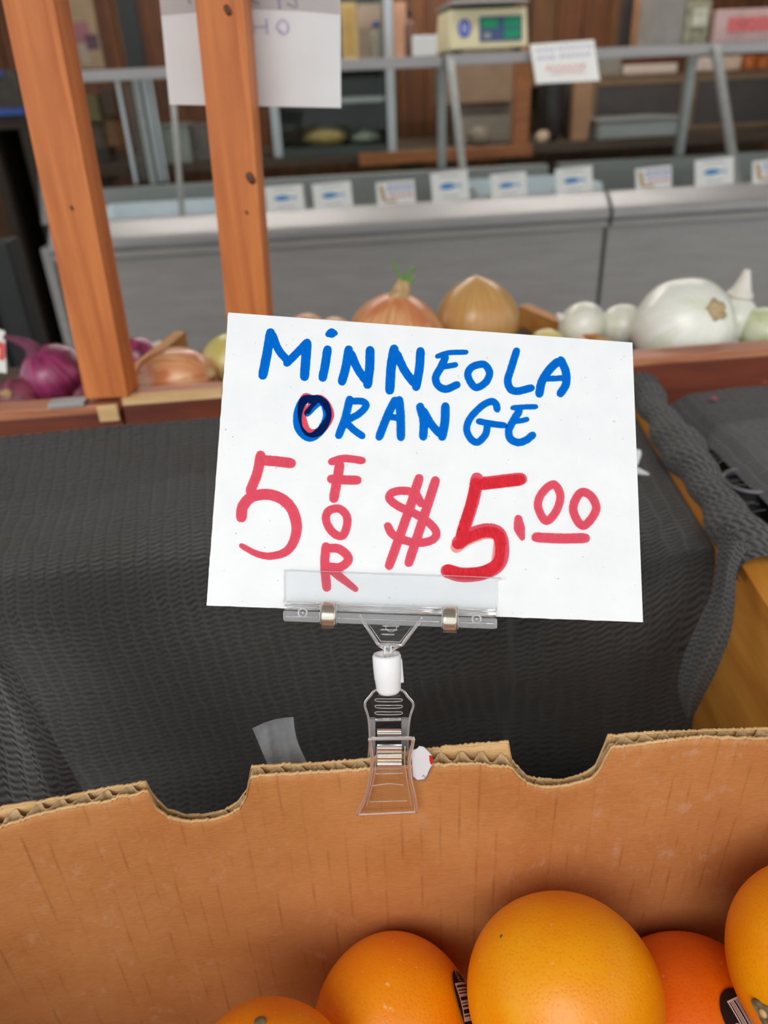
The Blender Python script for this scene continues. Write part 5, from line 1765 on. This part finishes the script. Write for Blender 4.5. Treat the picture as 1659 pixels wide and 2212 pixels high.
# unseen strip lamps, added to brighten the counter and the goods behind
M_TUBE = NT('fill_lamp_tube')
_e = M_TUBE.new('ShaderNodeEmission'); _e.inputs[0].default_value = (1.0, 0.96, 0.90, 1); _e.inputs[1].default_value = 30.0
M_TUBE.link(_e.outputs[0], M_TUBE.out.inputs[0]); M_TUBE = M_TUBE.m
for (a0, b0, lab) in ((-1.1, 0.25, 'unseen strip lamp added to brighten the near bay of the counter'), (0.5, 0.25, 'unseen strip lamp added to brighten the far bay of the counter'), (-0.3, 1.45, 'unseen strip lamp added to brighten the workbench')):
    lm = empty('fill_strip_lamp', CP(a0 + 0.6, b0, 2.3), lab, 'lamp', 'added fill lamps over the fish counter')
    case_box('housing', a0, a0 + 1.2, b0 - 0.06, b0 + 0.06, 2.34, 2.40, M_WHITE, lm, 0.005)
    for db in (-0.03, 0.03):
        build('tube', *tube([CP(a0 + 0.02, b0 + db, 2.32), CP(a0 + 1.18, b0 + db, 2.32)], 0.014, 10), M_TUBE, lm, smooth=True)
    for da in (0.2, 1.0):
        case_box('hanger', a0 + da, a0 + da + 0.01, b0 - 0.005, b0 + 0.005, 2.40, 2.75, M_BLACK, lm)

# ================================================================== GOODS AND FITTINGS BEHIND THE COUNTER
def P2(px, py, b):
    a_, z_ = PB(px, py, b)
    return CP(a_, b, z_)
def mp(name, r, g, b_, rough=0.6, var=0.15, scale=12):
    return mat_plain(name, lin(r, g, b_), rough, var=var, scale=scale)
# workbench
bench = empty('workbench', CP(0.6, 1.3, 0.0), 'wooden workbench with an orange brown front edge behind the fish counter', 'workbench')
ab0, ab1 = PB(775, 325, 0.98)[0], PB(1150, 315, 0.98)[0]
zbn = PB(960, 322, 0.98)[1]
M_BENCH = mat_wood('bench_wood', lin(134, 78, 36), lin(178, 112, 62), 0, 0.5)
case_box('bench_edge', ab0, ab1, 0.97, 1.0, zbn - 0.045, zbn, M_BENCH, bench, 0.003)
for i in range(4):
    case_box('bench_board', ab0 - 1.2, ab1 + 1.5, 1.0 + i * 0.22, 1.215 + i * 0.22, zbn - 0.035, zbn - 0.002, M_DECK, bench)
for a_ in (ab0 - 1.1, ab0 + 0.2, ab1 - 0.1, ab1 + 1.4):
    case_box('leg', a_, a_ + 0.07, 1.05, 1.12, 0, zbn - 0.035, M_DECK, bench)
BZ_ = zbn - 0.002

def thing_box(name, x0, y0, x1, y1, b, thick, mat, label, cat, base=True, bevel=0.004, lid=None, top=None, group=None):
    """carton-like thing standing behind the counter; base: reaches down to the bench top"""
    A0 = PB(x0, (y0 + y1) / 2, b)[0]; A1 = PB(x1, (y0 + y1) / 2, b)[0]
    Z1 = PB((x0 + x1) / 2, y0, b)[1] if top is None else top
    Z0 = BZ_ if base is True else (PB((x0 + x1) / 2, y1, b)[1] if base is False else base)
    root = empty(name, CP((A0 + A1) / 2, b + thick / 2, Z0), label, cat, group)
    case_box('body', A0, A1, b, b + thick, Z0, Z1, mat, root, bevel)
    if lid:
        case_box('lid', A0 - 0.004, A1 + 0.004, b - 0.004, b + thick + 0.004, Z1, Z1 + 0.012, lid, root, 0.003)
    return root, (A0, A1, Z0, Z1)

# black column
aq = PB(285, 200, 0.86)[0]
tag(case_box('column', aq, aq + 0.066, 0.86, 0.93, 0.0, 2.75, M_BLACK, bevel=0.004), 'slim black column standing behind the counter near the first post', 'column')
# glass sliding doors behind the well
dr = empty('sliding_glass_door', CP(aq - 0.05, 0.70, 1.036), 'narrow sliding glass door with bright metal edges behind the well', 'glass door')
for (xa, ya) in ((268, 0.012), (322, 0.018), (338, 0.010)):
    a_ = PB(xa, 270, 0.70)[0]
    case_box('door_edge', a_, a_ + ya, 0.69, 0.705, 1.036, zl - 0.014, M_ALU, dr, 0.001)
case_box('door_pane', PB(272, 270, 0.7)[0] + 0.014, PB(322, 270, 0.70)[0] - 0.001, 0.695, 0.699, 1.036, zl - 0.02, M_GLASS, dr)
# poster on the planks
pa0, pa1 = PB(136, 70, 1.92)[0], PB(212, 70, 1.92)[0]
pz0, pz1 = PB(190, 148, 1.92)[1], PB(170, -40, 1.92)[1]
pst = empty('wall_poster', CP((pa0 + pa1) / 2, 1.92, pz0), 'beige poster with pink and purple blotches on the plank wall', 'poster')
case_box('sheet', pa0, pa1, 1.922, 1.928, pz0, pz1, mp('poster_beige', 176, 150, 118), pst)
for (u0, u1, v0, v1, c) in ((0.3, 0.75, 0.30, 0.55, (170, 112, 116)), (0.05, 0.3, 0.1, 0.5, (150, 128, 112)), (0.6, 0.95, 0.22, 0.40, (104, 74, 88)), (0.35, 0.6, 0.05, 0.3, (178, 160, 144)), (0.1, 0.3, 0.02, 0.14, (150, 70, 56))):
    case_box('printed_patch', pa0 + (pa1 - pa0) * u0, pa0 + (pa1 - pa0) * u1, 1.919, 1.9215, pz0 + (pz1 - pz0) * v0, pz0 + (pz1 - pz0) * v1, mp('poster_print', *c), pst)
# stacked goods behind the first posts
ST = [(178, 318, 236, 392, 62, 56, 48, 'dark brown goods carton at the bottom of the heap behind the first post'),
      (182, 262, 222, 320, 92, 78, 62, 'grey brown bag shaped carton in the heap behind the first post'),
      (224, 250, 250, 318, 118, 84, 44, 'amber carton beside the grey brown one behind the first post'),
      (176, 205, 214, 264, 108, 96, 58, 'mustard carton near the top of the heap behind the first post'),
      (216, 190, 246, 252, 74, 52, 34, 'dark carton at the top of the heap behind the first post')]
for i, (x0, y0, x1, y1, r, g, b_, lab) in enumerate(ST):
    thing_box('carton', x0, y0, x1, y1, 1.18 + 0.02 * (i % 3), 0.2, mp('carton_%d' % i, r, g, b_, 0.5, 0.35, 30), lab, 'carton', base=False, group='heap of goods behind the first post')
thing_box('grey_tub', 344, 276, 412, 375, 1.0, 0.25, mp('grey_tub_plastic', 140, 146, 138, 0.5), 'pale grey tub on the bench below the hanging paper', 'tub', lid=mp('grey_tub_lid', 120, 126, 122))
thing_box('grey_tub', 418, 268, 470, 375, 1.05, 0.25, mp('speckled_tub_plastic', 92, 84, 80, 0.5, 0.4, 40), 'dark speckled tub beside the pale one, behind the knotted post', 'tub')

# glass fridge on the bench
fb = 1.02
fr0, fr1 = PB(592, 290, fb)[0], PB(852, 290, fb)[0]
fz0, fz1 = BZ_, PB(720, -60, fb)[1]
frd = empty('glass_fridge', CP((fr0 + fr1) / 2, fb + 0.2, fz0), 'glass fronted fridge with silver uprights beside the hanging paper', 'fridge')
M_FRI = mp('fridge_dark', 50, 60, 56, 0.5)
M_FRG = mp('fridge_green_grey', 92, 112, 100, 0.5)
case_box('back_panel', fr0, fr1, fb + 0.36, fb + 0.38, fz0, fz1, M_FRI, frd)
case_box('side_panel', fr0, fr0 + 0.012, fb + 0.02, fb + 0.36, fz0, fz1, M_FRG, frd)
case_box('side_panel', fr1 - 0.012, fr1, fb + 0.02, fb + 0.36, fz0, fz1, M_FRG, frd)
for a_ in (fr0 - 0.006, fr1 - 0.028):
    case_box('upright', a_, a_ + 0.034, fb - 0.01, fb + 0.02, fz0, fz1, M_ALU, frd, 0.003)
case_box('base', fr0 + 0.03, fr1 - 0.03, fb, fb + 0.36, fz0, PB(720, 318, fb)[1], M_FRI, frd)
for y_ in (135, 212):
    z_ = PB(720, y_, fb)[1]
    case_box('shelf', fr0 + 0.03, fr1 - 0.03, fb + 0.02, fb + 0.36, z_ - 0.02, z_, mat_metal('fridge_shelf_%d' % y_, (0.4, 0.42, 0.41, 1), 0.5, 0, 0.4), frd)
case_box('fridge_glass', fr0 + 0.03, fr1 - 0.03, fb + 0.002, fb + 0.006, fz0, fz1, M_GLASS, frd)
def wobbly(name, c, rx, ry, rz, mat, label, cat, seed=0, group=None, amp=0.18):
    V, Fc = [], []
    nu, nv = 18, 12
    for j in range(nv + 1):
        for i in range(nu):
            t, p = math.pi * j / nv, 2 * math.pi * i / nu
            q = Vector((math.sin(t) * math.cos(p), math.sin(t) * math.sin(p), -math.cos(t)))
            k_ = 1 + amp * noise.noise(q * 2.2 + Vector((seed * 3.1, 0, 0)))
            zz = max(q[2] * k_, -0.8)
            V.append(np.array(c) + EA * q[0] * rx * k_ + EB * q[1] * ry * k_ + EZ * (zz + 0.8) * rz / 1.8)
    for j in range(nv):
        for i in range(nu):
            l = (i + 1) % nu
            Fc.append((j * nu + i, j * nu + l, (j + 1) * nu + l, (j + 1) * nu + i))
    o = build(name, V, Fc, mat, smooth=True)
    tag(o, label, cat, group)
    return o
zs = PB(720, 318, fb)[1]
wobbly('bread_bag', CP(PB(700, 300, fb + 0.15)[0], fb + 0.15, zs + 0.0005), 0.10, 0.07, 0.075, mp('bread_tan', 168, 142, 84, 0.5, 0.25), 'tan bag of bread lying low inside the glass fridge', 'bag', 1)
wobbly('bread_bag', CP(PB(790, 300, fb + 0.15)[0], fb + 0.15, zs + 0.0005), 0.07, 0.07, 0.055, mp('bag_pale', 136, 142, 128, 0.5, 0.25), 'pale grey bag beside the tan one inside the glass fridge', 'bag', 2)
z135 = PB(720, 135, fb)[1]
def shelf_thing(name, x0, y0, x1, y1, b, th, z, mat, label, cat):
    return thing_box(name, x0, y0, x1, y1, b, th, mat, label, cat, base=z)
rt_, (qa0, qa1, qz0, qz1) = shelf_thing('picture_frame', 737, 5, 772, 110, fb + 0.06, 0.03, z135 + 0.0005, mp('frame_tan', 206, 168, 104), 'tan picture frame leaning on the upper fridge shelf', 'frame')
case_box('picture', qa0 + 0.012, qa1 - 0.016, fb + 0.055, fb + 0.0595, qz0 + 0.03, qz1 - 0.02, mp('frame_inner', 196, 150, 70), rt_)
shelf_thing('carton', 776, 8, 826, 110, fb + 0.18, 0.08, z135 + 0.0005, mp('pink_beige_carton', 206, 176, 152), 'pinkish beige carton standing behind the frame in the fridge', 'carton')
def bottle(px, y0, y1, b, z, r, mat, capm, label):
    a_ = PB(px, y1, b)[0]; zt = PB(px, y0, b)[1]
    h = zt - z
    c = CP(a_, b, z)
    root = empty('bottle', c, label, 'bottle')
    build('body', *lathe([(r * 0.92, 0), (r, h * 0.03), (r, h * 0.62), (r * 0.75, h * 0.74), (r * 0.36, h * 0.82), (r * 0.34, h * 0.88)], c, seg=20), mat, root, smooth=True)
    build('cap', *lathe([(r * 0.42, h * 0.86), (r * 0.42, h * 0.99), (r * 0.36, h)], c, seg=16), capm, root, smooth=True)
bottle(815, 46, 110, fb + 0.10, z135 + 0.0005, 0.034, mp('bottle_frosted', 160, 148, 134, 0.3), mp('cap_blue', 60, 86, 170), 'frosted bottle with a blue cap on the upper fridge shelf')
# things on the glass shelf
bottle(886, 22, 112, B_TOP + 0.10, zl + 0.0005, 0.018, mp('sauce_bottle', 124, 88, 74, 0.25), mp('cap_dark', 60, 40, 34), 'slim brown sauce bottle on the glass shelf left of the scale'.replace('left of', 'next to'))
shelf_thing('tag_card', 892, 76, 944, 108, B_TOP + 0.004, 0.02, zl + 0.0005, M_PAPER, 'small white tag standing on the glass shelf next to the scale', 'tag')
shelf_thing('carton', 854, 4, 878, 112, B_TOP + 0.22, 0.05, zl + 0.0005, mp('peach_carton', 214, 160, 128), 'slim peach carton standing at the back of the glass shelf', 'carton')
# right part of the shelf
shelf_thing('plastic_tub', 1548, 18, 1690, 78, B_TOP + 0.03, 0.16, zr + 0.0005, mp('tub_clear_pink', 206, 172, 168, 0.3), 'clear plastic tub with pink red label at the shelf end', 'tub')
tubr = bpy.data.objects['plastic_tub']
ta0, ta1 = PB(1572, 50, B_TOP + 0.03)[0], PB(1690, 50, B_TOP + 0.03)[0]
case_box('red_label', ta0, ta1, B_TOP + 0.0275, B_TOP + 0.0295, PB(1620, 68, B_TOP + 0.03)[1], PB(1620, 36, B_TOP + 0.03)[1], mp('tub_label_red', 222, 110, 108, 0.5, 0.4, 90), tubr)
shelf_thing('grey_carton', 1414, -20, 1481, 84, B_TOP + 0.06, 0.12, zr + 0.0005, mp('light_grey_carton', 150, 144, 138), 'tall light grey carton standing on the glass shelf', 'carton')
rt_, (qa0, qa1, qz0, qz1) = shelf_thing('paper_bag', 1483, 2, 1534, 82, B_TOP + 0.05, 0.07, zr + 0.0005, mp('printed_bag', 150, 146, 120, 0.6, 0.35, 50), 'printed paper bag standing between the grey carton and tub', 'bag')
case_box('printed_patch', qa0 + 0.02, qa1 - 0.012, B_TOP + 0.047, B_TOP + 0.0495, qz0 + 0.05, qz1 - 0.02, mp('bag_print', 206, 204, 184, 0.6, 0.3, 60), rt_)
case_box('folded_top', qa0 + 0.004, qa1 - 0.004, B_TOP + 0.07, B_TOP + 0.10, qz1, qz1 + 0.018, mp('bag_fold', 120, 118, 96, 0.6), rt_, 0.003)
shelf_thing('leaning_board', 1370, -20, 1412, 84, B_TOP + 0.26, 0.02, zr + 0.0005, mp('tan_board', 166, 122, 88), 'tan board standing upright beside the grey carton', 'board')
shelf_thing('dark_panel', 1343, -20, 1368, 84, B_TOP + 0.28, 0.02, zr + 0.0005, mp('dark_panel', 56, 48, 46), 'narrow dark panel standing next to the tan board', 'panel')
# panels and posts seen through the glass
thing_box('beige_cabinet', 958, 118, 1112, 222, 1.25, 0.3, mp('beige_panel', 158, 128, 104, 0.6, 0.1), 'beige cabinet hanging on the wall below the scale', 'cabinet', base=False)
thing_box('grey_cabinet', 992, 226, 1112, 330, 1.3, 0.25, mp('grey_panel', 146, 134, 122, 0.6, 0.1), 'pale grey cabinet standing on the bench below the beige one', 'cabinet')
wobbly('cup_stack', CP(PB(1035, 318, 1.1)[0], 1.1, BZ_ + 0.0005), 0.05, 0.05, 0.075, mp('cup_beige', 126, 112, 98), 'squat beige cup on the bench edge below the grey cabinet', 'cup', 6, amp=0.06)
tag(px_box('timber_upright', 1114, 100, 1146, 315, 1.02, 0.05, M_BENCH, zbase=BZ_)[0], 'brown timber upright rising from the bench beside the cabinets', 'upright')
tag(px_box('timber_upright', 1240, 150, 1277, 318, 1.12, 0.05, mp('pale_timber', 166, 124, 92, 0.6), zbase=BZ_)[0], 'pale timber upright below the hanging notice', 'upright')
wobbly('black_sack', CP(PB(1185, 310, 1.15)[0], 1.15, BZ_ + 0.0005), 0.055, 0.05, 0.30, mp('sack_dark', 40, 34, 34, 0.4), 'tall dark sack standing behind the brown timber upright', 'sack', 7)
wobbly('black_sack', CP(PB(1225, 310, 1.3)[0], 1.3, BZ_ + 0.0005), 0.055, 0.05, 0.32, mp('sack_brown', 52, 42, 36, 0.4), 'dark brown sack standing beside the pale timber upright', 'sack', 8)
wobbly('small_pouch', CP(PB(1172, 318, 1.02)[0], 1.03, BZ_ + 0.0005), 0.03, 0.025, 0.05, mp('pouch_cream', 198, 172, 144, 0.5), 'small cream pouch on the bench in front of the sacks', 'pouch', 9)
for (x0, y0, x1, y1, lab) in ((1279, 176, 1476, 300, 'dark framed panel behind the steel basin'), (1492, 166, 1760, 312, 'wide dark framed panel behind the far mullion')):
    A0, A1 = PB(x0, 230, 1.4)[0], PB(x1, 230, 1.4)[0]
    Z1 = PB(x0, y0, 1.4)[1]
    rt_ = empty('framed_panel', CP((A0 + A1) / 2, 1.42, BZ_), lab, 'panel')
    case_box('dark_board', A0 + 0.02, A1 - 0.02, 1.41, 1.43, BZ_ + 0.02, Z1 - 0.02, mp('panel_dark_brown', 70, 60, 58, 0.4), rt_)
    M_FRT = mp('panel_frame_tan', 136, 108, 78, 0.6)
    case_box('frame_bar', A0, A0 + 0.02, 1.40, 1.44, BZ_, Z1, M_FRT, rt_, 0.002)
    case_box('frame_bar', A1 - 0.02, A1, 1.40, 1.44, BZ_, Z1, M_FRT, rt_, 0.002)
    case_box('frame_bar', A0 + 0.02, A1 - 0.02, 1.40, 1.44, Z1 - 0.02, Z1, M_FRT, rt_, 0.002)
    case_box('frame_bar', A0 + 0.02, A1 - 0.02, 1.40, 1.44, BZ_, BZ_ + 0.02, M_FRT, rt_, 0.002)
rt_, (qa0, qa1, qz0, qz1) = thing_box('steel_basin', 1292, 260, 1462, 320, 1.05, 0.28, M_STEEL, 'steel basin standing on the bench behind the counter seam', 'basin', bevel=0.008)
case_box('rolled_rim', qa0 - 0.01, qa1 + 0.01, 1.04, 1.34, qz1, qz1 + 0.012, M_STEELLITE, rt_, 0.004)
# wall shelf with foam trays and cans
wsb = 1.55
a0, a1 = PB(1150, 168, wsb)[0], PB(1760, 168, wsb)[0]
z1 = PB(1400, 160, wsb)[1]
ws = empty('wall_shelf', CP((a0 + a1) / 2, wsb + 0.2, z1 - 0.03), 'brown wall shelf carrying foam trays and cans', 'shelf')
case_box('shelf_board', a0, a1, wsb, wsb + 0.36, z1 - 0.03, z1, mp('shelf_brown', 128, 98, 76), ws, 0.003)
for a_ in (a0 + 0.1, a1 - 0.3):
    case_box('bracket', a_, a_ + 0.03, wsb + 0.10, wsb + 0.36, z1 - 0.12, z1 - 0.03, M_BLACK, ws)
M_FOAM = mp('foam_white', 236, 214, 200, 0.7, 0.04)
thing_box('foam_tray', 1352, 138, 1464, 160, wsb + 0.02, 0.18, M_FOAM, 'long white foam tray pack lying on the wall shelf', 'tray', base=z1 + 0.0005, bevel=0.008)
thing_box('foam_roll', 1510, 122, 1548, 160, wsb + 0.04, 0.12, M_FOAM, 'short white foam roll on the wall shelf before the far mullion', 'roll', base=z1 + 0.0005, bevel=0.012)
thing_box('foam_roll', 1562, 120, 1602, 160, wsb + 0.04, 0.12, mp('foam_cream', 240, 206, 180, 0.7, 0.04), 'short cream foam roll on the wall shelf behind the far mullion', 'roll', base=z1 + 0.0005, bevel=0.012)
M_CANB, M_CANO, M_CANL = mp('can_blue', 58, 70, 132, 0.35), mp('can_orange', 190, 100, 30, 0.4), mp('can_lid', 200, 180, 140, 0.3)
for i, px in enumerate((1614, 1646, 1680)):
    c = CP(PB(px, 150, wsb + 0.10)[0], wsb + 0.10, z1 + 0.0005)
    h = PB(px, 97, wsb + 0.10)[1] - z1
    rt_ = empty('tin_can', c, ('blue and orange can beside the cream foam roll', 'middle one of the three blue and orange cans', 'blue and orange can farthest from the foam rolls')[i], 'can', 'cans on the wall shelf')
    build('body', *lathe([(0.042, 0), (0.043, 0.003), (0.043, h * 0.6)], c, seg=24), M_CANO, rt_, smooth=True)
    build('blue_band', *lathe([(0.0435, h * 0.6), (0.0435, h * 0.97), (0.040, h)], c, seg=24), M_CANB, rt_, smooth=True)
thing_box('carton', 1278, 120, 1342, 160, wsb + 0.05, 0.2, mp('stone_carton', 150, 140, 128), 'stone coloured carton on the wall shelf behind the notice', 'carton', base=z1 + 0.0005)
# left side: crate with blue bands, black panel, grey strip
crb = 0.55
rt_, (qa0, qa1, qz0, qz1) = thing_box('storage_crate', -60, 150, 42, 252, crb, 0.3, mp('crate_dark', 62, 56, 46, 0.6, 0.4, 30), 'dark storage crate with bright blue bands at the frame edge', 'crate', base=False)
M_BLUE = mp('crate_blue', 20, 66, 150, 0.4)
case_box('blue_band', qa0, qa1 + 0.003, crb - 0.006, crb - 0.0005, qz0 + 0.002, qz0 + 0.022, M_BLUE, rt_)
case_box('blue_band', qa0, qa1 - 0.03, crb - 0.006, crb - 0.0005, qz1 - 0.02, qz1 - 0.002, mp('crate_blue_b', 52, 60, 120, 0.5), rt_)
crs = empty('crate_stand', CP((qa0 + qa1) / 2, crb + 0.15, 0), 'dark stand carrying the blue banded crate', 'stand')
case_box('stand_top', qa0, qa1, crb, crb + 0.3, qz0 - 0.04, qz0 - 0.0005, M_WALLDARK, crs, 0.003)
case_box('stand_side', qa0, qa0 + 0.03, crb, crb + 0.3, 0, qz0 - 0.04, M_WALLDARK, crs)
case_box('stand_side', qa1 - 0.03, qa1, crb, crb + 0.3, 0, qz0 - 0.04, M_WALLDARK, crs)
case_box('stand_back', qa0 + 0.03, qa1 - 0.03, crb + 0.27, crb + 0.3, 0, qz0 - 0.04, M_WALLDARK, crs)
q0, q1 = at(-120, 700, 1.35), at(62, 700, 1.35)
pnl = empty('black_partition', ((q0[0] + q1[0]) / 2, q0[1], 0.0), 'tall black panel standing beyond the red onions', 'panel')
slab('panel_board', q0[0], q1[0], q0[1], q0[1] + 0.05, 0.0, 1.10, M_BLACK, pnl, 0.004)
slab('edge_strip', q1[0] - 0.075, q1[0] - 0.055, q0[1] - 0.012, q0[1] - 0.0005, 0.0, 1.02, mp('strip_grey', 92, 92, 96, 0.5), pnl, 0.002)
# red and white card at the frame edge by the red onions
cq = [at(-40, 700, 0.80), at(10, 715, 0.80), at(14, 806, 0.785), at(-36, 800, 0.785)]
cd = empty('onion_card', (cq[2] + cq[3]) / 2, 'white card with a red stripe at the edge behind the red onions', 'card')
build('card', *prism(cq, [p + FWD * 0.001 for p in cq]), M_PAPER, cd)
m = Mesh(); m.add(*ribbon([(-30, 752), (2, 745), (4, 770), (-2, 790)], 12, lambda x, y, l: at(x, y, 0.789 - l), 0))
m.obj('red_stripe', M_INKRED, cd)
